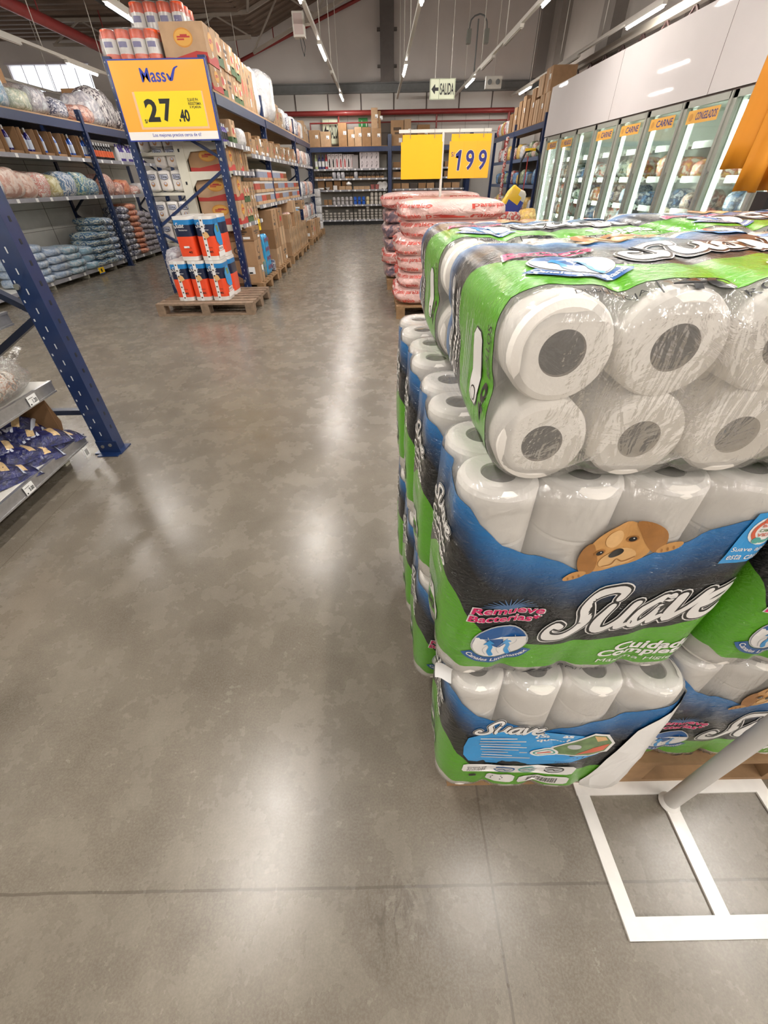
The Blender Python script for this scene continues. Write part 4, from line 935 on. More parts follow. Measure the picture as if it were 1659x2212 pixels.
MB().rect(-.03, .06, .02, .11, plane((.001, 0, 0), (0, 1, 0), (0, 0, 1))).build('lettering', black, T); MB().rect(-.09, .03, .09, .045, plane((.0012, 0, 0), (0, 1, 0), (0, 0, 1))).build('footer_strip', mat('tag_blue', '#4a74b8'), T)
cblue = mat('bottle_blue', '#2a5fc0', .25, 0, .5); cnavy = mat('bottle_navy', '#28206e', .25, 0, .5); cblack = mat('bottle_black', '#16161c', .25, 0, .5); cwht = mat('bottle_white', '#dcdce0', .3, 0, .4); clab = mat('bottle_label', '#c9d3e4', .4); cora = mat('label_orange', '#d4623a', .4); cpur = mat('bottle_purple', '#4a3a8c', .3, 0, .4)
y = 6.55; k = 0
for n, (bm, nb) in enumerate(((cblue, 2), (cblue, 2), (cblue, 2), (cnavy, 1), (cnavy, 2), (cblue, 1), (cblue, 1), (cblue, 2), (cblue, 2))):
    wd = .17 + .085 * nb if n not in (3, 4) else .32
    carton('open brown carton holding %s detergent bottles, %s along the upper left shelf' % ('navy' if bm is cnavy else 'blue', ORD[n]), (-5.42, y + wd / 2, 1.691), (.34, wd - .012, .30), group='open cartons of bottles on the left rack', open_=True, m=board3 if n % 2 else board)
    for q in range(nb):
        bottle('%s detergent bottle in the %s open carton%s' % ('navy' if bm is cnavy else 'blue', ORD[n], ['', ', rear one'][q]), (-5.33, y + wd * (q + .75) / (nb + .5), 1.700), .30, .045, bm, cwht, clab, 'detergent bottles on the left rack', sy=.8)
    y += wd + .085
for q in range(9): bottle('black bottle with orange label, %s along the row behind the left upright' % ORD[q], (-5.32, 10.12 + q * .095, 1.692), .25, .042, cblack, cwht, cora, 'black bottles on the left rack', sy=.8)
for q in range(11): bottle('purple and white bottle, %s along the row at the end of the left rack' % ORD[q], (-5.32, 11.15 + q * .105, 1.692), .27, .044, cwht if q % 3 == 0 else cpur, cpur, cwht, 'purple bottles on the left rack', sy=.8)
# boxes further left under the window
for i, (x, y, z, s_, l) in enumerate(((-5.75, 11.3, 2.19, (.4, .5, .55), 'brown box half hidden behind striped bundles on the left deck'), (-5.8, 8.6, 2.19, (.35, .8, .62), 'wide dull box at the back of the left deck'))): carton(l, (x, y, z), s_, board3, None)

# ------------------------------------------------------------------ middle rack with two-sided shelving
PY = [6.78, 9.55, 12.8, 15.5]
R = thing('storage_rack', 'tall blue rack in the middle, loaded on both sides and on top', 'rack', (-2.47, 11, 0))
def RR(mb, nm, mt, bevel=0): return rel(mb, -2.47, 11).build(nm, mt, R, bevel=bevel)
for i, y in enumerate(PY):
    for x in (-1.94, -3.0): p = MB(); rpost(p, x, y, 2.42, .085, .075, slots=True, pitch=.1); RR(p, 'upright', holes)
    for a, b in (((-1.96, 1.44), (-2.98, .86)), ((-1.96, 1.55), (-2.98, 2.1)), ((-2.98, .78), (-1.96, .22))): RR(MB().bar((a[0], y + .02, a[1]), (b[0], y + .02, b[1]), .045, .03), 'brace', blue if i == 0 else bluedk)
    RR(MB().bx(-2.98, -1.96, y, y + .03, .075, .115), 'brace', blue)
p = MB()
for x, z in ((-1.95, 1.54), (-1.96, .20), (-1.965, .08), (-3.0, .86), (-3.0, .78)): p.tube((x, 6.74, z), (x, 6.732, z), .016, 0, 10)
RR(p, 'bolt', steel)
for y0, y1 in zip(PY[:-1], PY[1:]):
    RR(MB().bx(-1.93, -1.885, y0 + .04, y1 - .04, 2.035, 2.135), 'beam', mat('rack_blue_grey', '#2a3a5c', .4, 0, .2, .1)); RR(MB().bx(-3.05, -3.0, y0 + .04, y1 - .04, 2.035, 2.135), 'beam', blue)
    RR(MB().bx(-3.04, -1.89, y0, y1, 2.137, 2.157), 'deck_board', board2)
G = thing('gondola_shelf', 'cream two-sided shelf unit standing inside the middle rack', 'shelf', (-2.5, 11, 0))
def GG(mb, nm, mt): return rel(mb, -2.5, 11).build(nm, mt, G)
GG(MB().bx(-2.56, -2.44, 6.87, 6.95, 0, 1.98), 'end_upright', offw)
for z in (.95, 1.3, 1.62): GG(MB().bx(-2.51, -2.49, 6.865, 6.87, z, z + .03), 'slot', mat('slot_dark', '#0e1420'))
GG(MB().bx(-2.52, -2.48, 6.95, 15.3, .1, 1.98), 'back_panel', mat('panel_grey_cream', '#b5b2a2', .6)); GG(MB().bx(-2.95, -1.98, 6.88, 6.96, 0, .10), 'foot', mat('foot_grey', '#8c9296', .5))
def gshelf(y0, y1, z, tags=5, side=1):
    if side > 0: m = MB().bx(-2.44, -1.87, y0, y1, z - .03, z)
    else: m = MB().bx(-3.06, -2.56, y0, y1, z - .03, z)
    s = GG(m, 'shelf', offw); rr = MB()
    x = -1.87 if side > 0 else -3.072; rr.bx(x, x + .012, y0, y1, z - .045, z + .006); rnd = random.Random(int(y0 * 13 + z * 7))
    for k in range(tags): yy = y0 + (y1 - y0) * (k + rnd.random()) / tags; rr.bx(x + .012, x + .015, yy - .03, yy + .03, z - .042, z, 1)
    rel(rr, -2.5, 11).build('price_rail', [railm, tagw], s)
    if abs(y0 - 6.9) < .05 and side > 0: # end bracket
        GG(MB().add([(-2.44, 6.88, z - .03), (-1.9, 6.88, z - .03), (-1.9, 6.88, z - .06), (-2.36, 6.88, z - .09), (-2.44, 6.88, z - .18)], [(4, 3, 2, 1, 0)]).add([(-2.44, 6.90, z - .03), (-1.9, 6.90, z - .03), (-1.9, 6.90, z - .06), (-2.36, 6.90, z - .09), (-2.44, 6.90, z - .18)], [(0, 1, 2, 3, 4)]), 'bracket', offw)
for y0, y1, zs in ((6.88, 8.02, (.86, 1.43, 1.71)), (8.06, 9.5, (1.03, 1.64)), (9.6, 11.1, (1.03, 1.64)), (11.12, 12.7, (1.03, 1.64)), (12.9, 14.2, (.55, 1.03, 1.64)), (14.22, 15.4, (.55, 1.03, 1.64))):
    for z in zs: gshelf(y0, y1, z)
for y0, y1 in ((6.88, 8.0), (8.0, 9.5)):
    for z in (.16, .66, 1.22, 1.62): gshelf(y0, y1, z, 2, -1)
# white packs of tissue on the far side, seen through the end frame
paperw = mat('tissue_pack_film', '#e4e0dc', .35, 0, .6, .04, 20, .3, 30)
elab = mat('tissue_logo_navy', '#232a44', .4); egold = mat('tissue_emblem_tan', '#b98a63', .5)
def elite(label, loc):
    t = thing('toilet_roll_pack', label, 'toilet paper pack', loc, group='small white tissue packs in the middle rack')
    m = MB(); m.grid(lambda a, b: lumpy4(a, b, .155, .20, .24), 28, 10, 0); m.build('clear_film', paperw, t)
    f = lambda o: plane((-.0775, -.1035 - o, 0), (.155, 0, 0), (0, 0, .24)); d = MB()
    d.poly([(.16, .78), (.84, .78), (.86, .66), (.80, .58), (.5, .54), (.20, .58), (.14, .66)], f(.0), 0); d.poly([(.19, .76), (.81, .76), (.83, .66), (.78, .60), (.5, .565), (.22, .60), (.17, .66)], f(.0006), 2)
    d.text('Elite', f(.0012), 0, .02, 0, (.26, .61, .76, .74)); d.ell(.5, .36, .16, .10, f(.0), 1, n=14); d.ell(.5, .39, .1, .05, f(.0006), 2, n=12); d.rect(.45, .12, .55, .16, f(0), 2)
    d.build('printed_label', [elab, egold, mat('logo_pale', '#c9cede')], t); return t
def lumpy4(a, b, w, d, h):
    th = 2 * pi * a; ex = .35; x = sgn(cos(th)) * abs(cos(th)) ** ex * w / 2; y = sgn(sin(th)) * abs(sin(th)) ** ex * d / 2
    e = 1 - .12 * max(0, abs(b - .5) * 2 - .85) / .15
    if b == 0 or b == 1: e = 0
    return (x * e, y * e, h * b)
n = 0
lv = {1.222: 'row at eye level', .662: 'row below', .902: 'row just under eye level', 1.47: 'upper pair', .162: 'lowest row'}
for z, xs in ((.662, 3), (.905, 3), (1.222, 3), (1.465, 2)):
    for q in range(xs):
        elite('small white tissue pack with navy logo, %s, %s from the left' % ({.662: 'lowest visible row', .905: 'second row up', 1.222: 'third row up', 1.465: 'top short row'}[z], ORD[q]), (-2.96 + .165 * q + (.165 if xs == 2 else 0), 7.02, z))
for q in range(3): elite('small white tissue pack behind the hanging price board, %s' % ORD[q], (-2.96 + .165 * q, 7.02, 1.625))
for q in range(3): bag('wrapped_bundle', 'clear orange and grey bundle low behind the middle rack frame, %s' % ORD[q], 'bagged goods', (-2.8, 7.2 + q * .5, .162), (.4, .45, .3), P_['coral' if q == 0 else 'greypack'], 40 + q, 'bundles low in the middle rack')
# price boards
def board_sign(name, label, loc, w, h, rz=0): return thing(name, label, 'sign', loc, rz)
S_ = thing('price_board', 'large yellow price board reading 27.40 on the end of the middle rack', 'sign', (-2.43, 6.66, 1.71))
w, h = 1.09, .675; sb = mat('sign_orange', '#f2ad3e', .45, 0, .1); 
MB().bx(-w / 2, w / 2, 0, .02, 0, h).build('panel', [mat('sign_blue', '#2c3f94', .4)], S_)
for bxx in (-.53, .49):
    for bz in (.12, .55): MB().bx(bxx - .02, bxx + .02, .02, .084, bz - .015, bz + .015).build('bracket', steel, S_)
f = lambda o: plane((-w / 2, -.001 - o, 0), (w, 0, 0), (0, 0, h)); m = MB()
m.rect(.012, .125, .988, .982, f(0), 0); m.rect(.012, .018, .988, .125, f(0), 1); m.rect(.17, .155, .91, .62, f(.0006), 2); m.rect(.195, .185, .895, .625, f(.0012), 3)
m.build('face_print', [sb, mat('sign_white', '#ece9e6', .5), mat('sleeve_pale', '#e9bd92', .4), mat('sign_yellow', '#f0d820', .4, 0, .5)], S_)
m = MB(); m.text('Mass', f(.0008), 0, .015, 0, (.31, .73, .565, .895)); m.ribbon([(.585, .82, .018), (.61, .755, .035), (.635, .80, .03), (.67, .88, .022), (.705, .905, .014)], f(.0008), 0)
m.text('Los mejores precios cerca de ti!', f(.0008), 0, .01, 0, (.27, .045, .80, .105))
for t, r in (('2', (.265, .25, .40, .535)), ('7', (.43, .25, .55, .535)), ('.40', (.60, .245, .72, .40)), ('S/', (.225, .235, .258, .285)), ('SUAVE PH', (.735, .495, .845, .535)), ('RESISTEMA', (.735, .45, .87, .487)), ('X PQ40UN', (.74, .405, .86, .442))): m.text(t, f(.0018), 1, .035 if len(t) < 4 else .02, 0, r)
m.build('lettering', [mat('logo_blue', '#2f3fa8', .4), black], S_)
# on the deck: orange tissue bundles and cartons
orf = mat('orange_film', '#f2561c', .4, 0, .25, .06, 10, .3, 30); lil = mat('lilac_print', '#7a78a8', .5); filw = film_mat('clear_roll_film', .05, .06, 22, .8)
def orange_bundle(label, loc, rz=0., n=4, wd=.64, hh=.36):
    t = thing('kitchen_roll_bundle', label, 'paper roll bundle', loc, rz, 'orange roll bundles on the middle rack'); w1 = wd / n
    for q in range(n):
        x = -wd / 2 + w1 * (q + .5)
        for r in range(3):
            m = MB(); rr = w1 * .47; m.lathe([(rr, 0, 0), (rr, hh * .60, 1), (rr, hh * .84, 0), (rr, hh * .96, 0), (rr * .98, hh * .98, 1), (rr * .7, hh, 1), (.01, hh, 1)], n=16)
            if r == 0: m.rect(-.05, .70, .05, .79, lambda a, b: (a * .9, -sqrt(max(0, rr * rr - a * a * .81)) - .001, b * hh), 3, 6, 1)
            m.build('paper_roll', [orf, paperw, orf, lil], t, (x, -.16 + r * w1 * .98, 0))
    m = lump(wd + .04, .56, hh + .03, 2, .04, 20, ex=.3, off=(0, 0, 0)); m.build('clear_film', filw, t); return t
orange_bundle('orange and white roll bundle on the deck corner above the price board', (-2.72, 7.03, 2.158), hh=.48)
orange_bundle('second orange and white roll bundle, higher and set further back', (-2.55, 7.62, 2.158 + .24), hh=.56)
carton('brown carton used as support under the rear orange bundle', (-2.6, 7.62, 2.158), (.7, .5, .235), board3)
carton('large brown carton with round orange emblem beside the orange bundles', (-2.12, 7.02, 2.158 + .21), (.48, .40, .31), board2, None, face='both', style='red', parts=True)
carton('brown carton beneath the emblem carton, partly behind the price board', (-2.12, 7.02, 2.158), (.47, .40, .205), board, None, face='both', style='red', parts=True)
ys = 7.26; k = 0
for wd, hts, st in ((.34, (.27, .29), 'veg'), (.30, (.26, .28), 'text'), (.24, (.27, .27), 'veg'), (.26, (.25, .26), 'veg'), (.22, (.52,), 'seal'), (.16, (.50,), 'seal'), (.16, (.50,), 'text'), (.16, (.48,), 'seal'), (.18, (.48,), 'label')):
    z = 2.158
    for q, hh in enumerate(hts):
        carton('brown carton on the middle rack deck, column %s after the emblem carton%s' % (ORD[k], '' if len(hts) == 1 else (', lower one' if q == 0 else ', upper one')), (-2.16 + .015 * ((k * 3 + q) % 3), ys + wd / 2, z), (.46, wd - .012, hh), (board, board2)[(k + q) % 2], 'cartons on the middle rack deck', style=st, face='both', parts=k < 5); z += hh + .002
    ys += wd; k += 1
bag('wrapped_bundle', 'white wrapped roll bundle on the deck, before the second upright', 'paper roll bundle', (-2.16, 9.35, 2.158), (.5, .32, .60), P_['white'], 51, None, ex=.4)
bag('wrapped_bundle', 'tall white wrapped bundle on the deck, behind the second upright', 'paper roll bundle', (-2.1, 10.2, 2.158), (.55, .55, .66), P_['white'], 52, None, ex=.45)
bag('wrapped_bundle', 'small white wrapped bundle low on the deck beside the upright', 'paper roll bundle', (-1.98, 9.72, 2.158), (.2, .25, .25), P_['white'], 53, None)
for k, (y, d, h_, st) in enumerate(((10.62, .28, .26, 'seal'), (10.95, .30, .30, 'seal'), (11.3, .3, .22, 'text'))): carton('carton on the second deck bay, %s after the tall white bundle' % ORD[k], (-2.12, y, 2.158), (.42, d, h_), board2, 'cartons on the second deck bay', style=st, face='both')
for k in range(7):
    bag('wrapped_bundle', 'small white and dark pack on the deck near the far uprights, %s' % ORD[k], 'bagged goods', (-2.1, 11.75 + k * .42, 2.158), (.4, .34, .34 - .02 * (k % 3)), P_['navywhite' if k % 3 == 1 else ('white' if k % 3 == 0 else 'peach')], 60 + k, 'packs on the far deck of the middle rack', ex=.4)
for k in range(3): carton('carton at the far end of the middle rack deck, %s' % ORD[k], (-2.1, 14.65 + k * .3, 2.158), (.4, .27, .38 - .05 * k), board2, None, style='label', face='both')
# right-hand shelves of the middle rack
bx_ = lambda l, x, y, z, s, st='plain', mt=None, pr=False, nm='cardboard_box': carton(l, (x, y, z), s, mt, 'boxes on the middle rack shelves', style=st, face='both', parts=pr, name=nm)
for q in range(4): bottle('dark purple bottle at the end of the highest shelf, %s' % ORD[q], (-1.98 - .0 * q, 6.97 + q * .09, 1.711), .19, .036, cpur, cwht, cblack, 'dark bottles on the middle rack', sy=.9)
bx_('small carton with a fruit print on the highest shelf', -2.05, 7.42, 1.711, (.28, .24, .24), 'veg', board2, True); bag('plastic_bag', 'knotted white carrier bag on the highest shelf', 'bag', (-2.0, 7.83, 1.711), (.26, .28, .20), P_['white'], 71)
bx_('wide carton with a red base at the shelf end behind the brace', -2.17, 7.08, 1.431, (.50, .32, .245), 'red', board, True)
for q, (d, mt) in enumerate(((.16, board3), (.16, board), (.18, board2), (.14, board3), (.12, board2))): bx_('narrow carton on the shelf below the highest, %s in the row' % ORD[q], -2.08, 7.33 + q * .155, 1.431, (.30, d * .8, .25 - .01 * q), 'red' if q == 2 else 'plain', mt)
for r in range(2):
    bx_('wide carton with round emblem and red wave, %s of the pair at the rack end' % ['lower', 'upper'][r], -2.15, 7.10, .861 + r * .262, (.52, .36, .26), 'red', board2, True)
    for q in range(4): bx_('carton with green base print on the broad shelf, %s layer, %s in the row' % (['lower', 'upper'][r], ORD[q]), -2.06, 7.38 + q * .165, .861 + r * .232, (.34, .155, .23), 'veg' if q < 2 else 'text', (board, board2)[q % 2])
MB_ = MB().bx(-1.857, -1.853, 7.70, 7.82, .76, .90)
T = thing('price_tag', 'yellow offer tag on the broad shelf of the middle rack', 'price tag', (-1.853, 7.76, .73)); MB().bx(-.002, .002, -.06, .06, 0, .14).build('card', yellow, T); MB().rect(-.015, .05, .02, .10, plane((.003, 0, 0), (0, 1, 0), (0, 0, 1))).build('lettering', black, T)
for bay, y0 in enumerate((8.1, 9.66, 11.18)):
    for q in range(7):
        d = .185; bx_('open-topped carton on the upper shelf, bay %s, %s from the near end' % (ORD[bay], ORD[q]), -2.03, y0 + .1 + q * .2, 1.641, (.30, d - .02, .24 - .03 * ((q * 5 + bay) % 3)), ('text', 'plain', 'seal', 'label')[(q + bay) % 4], (board, board2, board3)[(q + bay) % 3])
        if q in (1, 3, 5): bag('loose_pack', 'white paper pack poking out over the price rail, bay %s, %s one' % (ORD[bay], ORD[q // 2]), 'packet', (-1.885, y0 + .18 + q * .2, 1.648), (.06, .09, .05), P_['white'], 80 + q + bay * 9, n=8)
can_w = pmat('shrink_wrapped_tins', ['#d9d5d8', '#a9a6b0', '#eeeaea', '#8f90a0', '#d4cfd2'], 12, .22, .8, .7, 22, (1, 2.5, .6), .4, 1)
can_r = pmat('jar_pack_mixed', ['#e6dfd8', '#b4483c', '#efe9e2', '#9aa36e', '#e2d9d0', '#7d5a4a'], 13, .25, .6, .6, 22, (1, 2.2, .8), .4, 1)
tinm = mat('tin_white', '#d8d4d2', .3, .2, .3); tinr = mat('tin_red_label', '#b5564a', .4); tincap = mat('tin_lid', '#b9b9be', .25, .8)
_pk = {}
def tinpack(label, loc, nx, ny, r, h, lid, lab, group):
    """tray of tins under shrink film"""
    k = (nx, ny, r, h, lid.name, lab.name)
    if k not in _pk:
        m = MB()
        for i in range(nx):
            for j in range(ny): m.lathe([(r, 0, 0), (r, h * .15, 1), (r, h * .8, 0), (r, h, 0), (r * .9, h, 2), (.002, h, 2)], (-(nx - 1) * r + i * 2 * r, -(ny - 1) * r + j * 2 * r, .004), n=10)
        t = MB().bx(-nx * r - .003, nx * r + .003, -ny * r - .003, ny * r + .003, 0, .004).bx(nx * r, nx * r + .003, -ny * r, ny * r, 0, h * .3).bx(-nx * r, nx * r, -ny * r - .003, -ny * r, 0, h * .3)
        _pk[k] = (m.mesh('tins', [tinm, lab, lid]), t.mesh('tray', [board2]))
    t = thing('tin_tray', label, 'tins', loc, group=group)
    for me in _pk[k]: o = bpy.data.objects.new(me.name.split('.')[0], me); COL.objects.link(o); o.parent = t
    return t
greyl = mat('tin_grey_label', '#8e93a6', .4); brl = mat('jar_brown', '#8a5a3a', .3, 0, .4)
for bay, (y0, zz, lay) in enumerate(((8.14, 1.031, 3), (9.68, 1.031, 3), (11.2, 1.031, 2))):
    for L in range(lay):
        for q in range(4):
            if (bay, L, q) in ((0, 2, 0),): continue
            tinpack('tray of small white tins, bay %s, layer %s, %s from the near end' % (ORD[bay], ORD[L], ORD[q]), (-2.03, y0 + .16 + q * .35, zz + L * .15), 4, 5, .033, .14, tincap if (q + L) % 3 else tinr, (greyl, tinr, brl, greyl)[(q + L + bay) % 4], 'tin trays on the middle rack')
# pallets and cartons below
pl = []
for k, (a, b) in enumerate(((6.90, 8.10), (8.18, 9.38), (9.72, 10.92), (11.0, 12.2), (12.9, 14.1), (14.2, 15.3))): pallet('wooden pallet under the right side of the middle rack, %s from the near end' % ORD[k], -2.44, -1.74, a, b)
def low(l, y, z, s, st, mt, x=None, pr=True): return bx_(l, (-1.78 - s[0] / 2) if x is None else x, y, z, s, st, mt, pr)
low('brown carton with white label on the first pallet, at floor level', 7.10, .142, (.40, .30, .22), 'label', board); low('brown carton with large round print behind the blue upright', 7.16, .364, (.42, .40, .30), 'big', board); low('dark brown carton with bright pack side, top of the first pallet', 7.16, .666, (.38, .42, .155), 'text', board3)
T = thing('bottle_multipack', 'tall blue wrapped bottle multipack standing on the first pallet', 'multipack', (-1.90, 7.72, .142))
cy = mat('cyan_film', '#2aa0dc', .3, 0, .6, .1, 12, .3, 40); 
for i in range(2):
    for j in range(3): lump(.115, .11, .56, i + j, .03, 10, ex=.4, off=(-.058 + .115 * i, -.11 + .11 * j, 0)).build('wrapped_bottle', cy, T); d = MB(); f = plane((.1245, -.16, 0), (0, .32, 0), (0, 0, .56))
for i in range(3):
    for j in range(4): d.ell(.18 + .32 * i, .18 + .22 * j, .09, .06, f, 0, n=10)
f = plane((-.115, -.171, 0), (.23, 0, 0), (0, 0, .56))
for i in range(2):
    for j in range(4): d.ell(.27 + .46 * i, .18 + .22 * j, .13, .055, f, 0, n=10)
d.build('printed_label', [mat('brand_red_dots', '#8f3f52', .5)], T)
bag('bottle_pack', 'green and navy bottle pack beside the tall blue multipack', 'multipack', (-1.86, 7.42, .142), (.16, .16, .26), pmat('navy_green_pack', ['#1d2f66', '#3c5fa0', '#4f8a46', '#1b2450'], 12, .3, .6, .5, 20), 90, ex=.4)
bag('loose_pack', 'small white and navy pack in front of the second pallet cartons', 'packet', (-1.80, 8.02, .142), (.07, .12, .16), P_['navywhite'], 91, ex=.35)
for q in range(3):
    low('big brown carton on the second pallet, %s of its stack' % ['lowest', 'middle', 'top'][q], 8.62, .142 + q * .27, (.44, .44, .268), ('block', 'block', 'big')[q], (board2, board3, board)[q])
    low('brown carton at the back of the second pallet, %s of its stack' % ['lowest', 'middle', 'top'][q], 9.12, .142 + q * .27, (.40, .44, .268), ('text', 'plain', 'seal')[q], (board, board2, board3)[q], pr=False)
for p_ in range(2):
    y0 = 9.74 + p_ * 1.28
    for L in range(3):
        for q in range(6):
            if L == 2 and (q in (2, 3) or (p_ == 1 and q > 3)): continue
            bx_('small brown carton, pallet %s of the second bay, layer %s, %s from the near end' % (ORD[p_], ORD[L], ORD[q]), -1.93, y0 + .1 + q * .195, .142 + L * .225, (.34, .188, .222), 'block', (board, board2)[(q + L) % 2])
    bag('bright_pack', '%s packs standing on the small cartons' % ('red and white' if p_ == 0 else 'blue and white'), 'packet', (-1.93, y0 + .58, .142 + .452), (.25, .26, .25), P_['redwhite'] if p_ == 0 else cy, 95 + p_, ex=.35)
for q, (y, z, s, st) in enumerate(((11.9, .82, (.4, .5, .16), 'text'), (10.7, .82, (.36, .42, .19), 'plain'), (13.2, .142, (.36, .4, .38), 'text'), (13.7, .142, (.36, .5, .36), 'seal'), (14.5, .142, (.36, .5, .35), 'plain'), (15.0, .142, (.36, .4, .33), 'text'))): bx_('brown carton low in the far half of the middle rack, %s' % ORD[q], -1.95, y, z, s, st, (board, board2)[q % 2])
for L, z in enumerate((.551, 1.031, 1.641)):
    for q in range(6): bag('mixed_pack', 'mixed coloured pack on the far bay shelf, %s level up, %s' % (ORD[L], ORD[q]), 'packet', (-2.02, 13.1 + q * .38, z), (.28, .32, .30), P_[('peach', 'redwhite', 'white', 'navywhite', 'coral', 'greypack')[(q + L * 2) % 6]], 120 + q + L * 7, 'packs on the far bay of the middle rack', ex=.4, n=10)
# narrow pack column at the rack end
T = thing('paper_roll_column', 'tall white wrapped column on a small wood block at the rack end', 'paper rolls', (-1.9, 15.9, 0)); MB().bx(-.16, .16, -.2, .2, 0, .14).build('wood_block', wood, T)
for k in range(5): lump(.28, .30, .21, k + 5, .05, 12, ex=.3, off=(0, 0, .14 + .20 * k)).build('wrapped_roll', P_['white'], T)
# ------------------------------------------------------------------ pallet of orange packs by the rack end
pallet('weathered pallet under the navy and orange packs', -2.82, -1.60, 5.62, 6.62, m=wood2)
onavy = mat('pack_navy', '#14203f', .3, 0, .6, .05, 10); ocy = mat('pack_cyan', '#1f7fc0', .3, 0, .6); ored = mat('pack_vermilion', '#f0502a', .3, 0, .6, .04, 10)
def opack(label, loc, strip, side=False):
    t = thing('toilet_roll_pack', label, 'toilet paper pack', loc, group='navy and orange packs on the weathered pallet'); w, d, h = .21, .30, .435
    def fn(a, b, o=0.):
        th = 2 * pi * a; ex = .42; x = sgn(cos(th)) * abs(cos(th)) ** ex * (w / 2); y = sgn(sin(th)) * abs(sin(th)) ** ex * (d / 2)
        k = 1 + .03 * sin(b * pi) + .01 * noise.noise(Vector((x * 30, y * 30, b * 9 + loc[0] * 9))); 
        return (x * k, y * k, b * h)
    m = MB()
    for b0, b1, mi in ((0, .10, 0), (.10, .56, 1), (.56, .82, 2), (.82, .93, 3), (.93, 1, 0)): m.grid(lambda a, b: fn(a, b0 + (b1 - b0) * b), 36, 3, mi)
    m.grid(lambda a, b: (fn(a, 1)[0] * (1 - b), fn(a, 1)[1] * (1 - b), h), 36, 1, 0); m.grid(lambda a, b: (fn(a, 0)[0] * (1 - b), fn(a, 0)[1] * (1 - b), 0), 36, 1, 0)
    m.build('wrapped_rolls', [paperw, ored, onavy, ocy], t)
    F = lambda a, b, o=0.: (a, -d / 2 * (1 + .03 * sin(b / h * pi)) - .004 - o, b); e = MB(); at = lambda o: (lambda a, b: F(a, b, o))
    suave(e, F, -.085, .33, .12, 0., .25, h=.05, outline=False); e.text('Resistemax', at(0), 0, .0, .1, (-.04, .30, .06, .315))
    e.text('40', at(0), 1, .02, 0, (.01, .075, .055, .10)); e.text('RESISTEMAX', at(0), 1, 0, 0, (.005, .125, .06, .137))
    if strip: e.poly([(-.03, .27), (.0, .215), (.055, .24), (.04, .275), (.02, .29)], at(.0002), 2); e.rect(-.028, .0, .012, h, at(.0006), 3); [e.rect(-.018, .03 + k * .06, .0, .045 + k * .06, at(.0010), 4) for k in range(7)]
    else: e.rect(-.03, .13, .035, .15, at(0), 3)
    if side:   # information panel on the side that faces the aisle
        g = lambda o: (lambda a, b: (w / 2 * (1 + .03 * sin(b / h * pi)) + .003 + o, a, b)); e.poly([(-.12, .30), (-.04, .36), (.06, .36), (.10, .25), (.10, .14), (-.02, .14), (-.10, .19)], g(0), 5); e.rect(-.08, .09, .08, .135, g(.0004), 3); e.poly([(-.05, .34), (.03, .34), (.05, .28), (-.02, .27)], g(.0006), 6); e.rect(-.12, .03, .12, .085, g(.0004), 3)
        for k in range(4): e.rect(-.07 + .035 * k, .10, -.05 + .035 * k, .125, g(.0008), 4)
    e.build('printed_label', [whitep, ink, tan3, tagw, mat('faded_ink', '#5b4a3c'), bluep, mat('photo_green', '#6f8a5a')], t)
    return t
for q in range(3): opack('navy and orange toilet paper pack, bottom row, %s from the left' % ORD[q], (-2.48 + .222 * q, 5.93, .142), True, q == 2)
for q in range(2): opack('navy and orange toilet paper pack, top row, %s one' % ['left', 'right'][q], (-2.30 + .25 * q, 5.95, .580), q == 1, q == 1)
for q in range(3): opack('navy and orange toilet paper pack in the hidden rear row of the pallet, %s' % ORD[q], (-2.48 + .222 * q, 6.26, .142), False)
for q in range(2): opack('navy and orange toilet paper pack, top row behind the front two, %s' % ORD[q], (-2.30 + .25 * q, 6.27, .580), False)
bag('wrapped_bundle', 'clear bag of orange and white goods leaning left of the orange packs', 'bagged goods', (-2.70, 6.35, .142), (.22, .3, .55), P_['greypack'], 99)

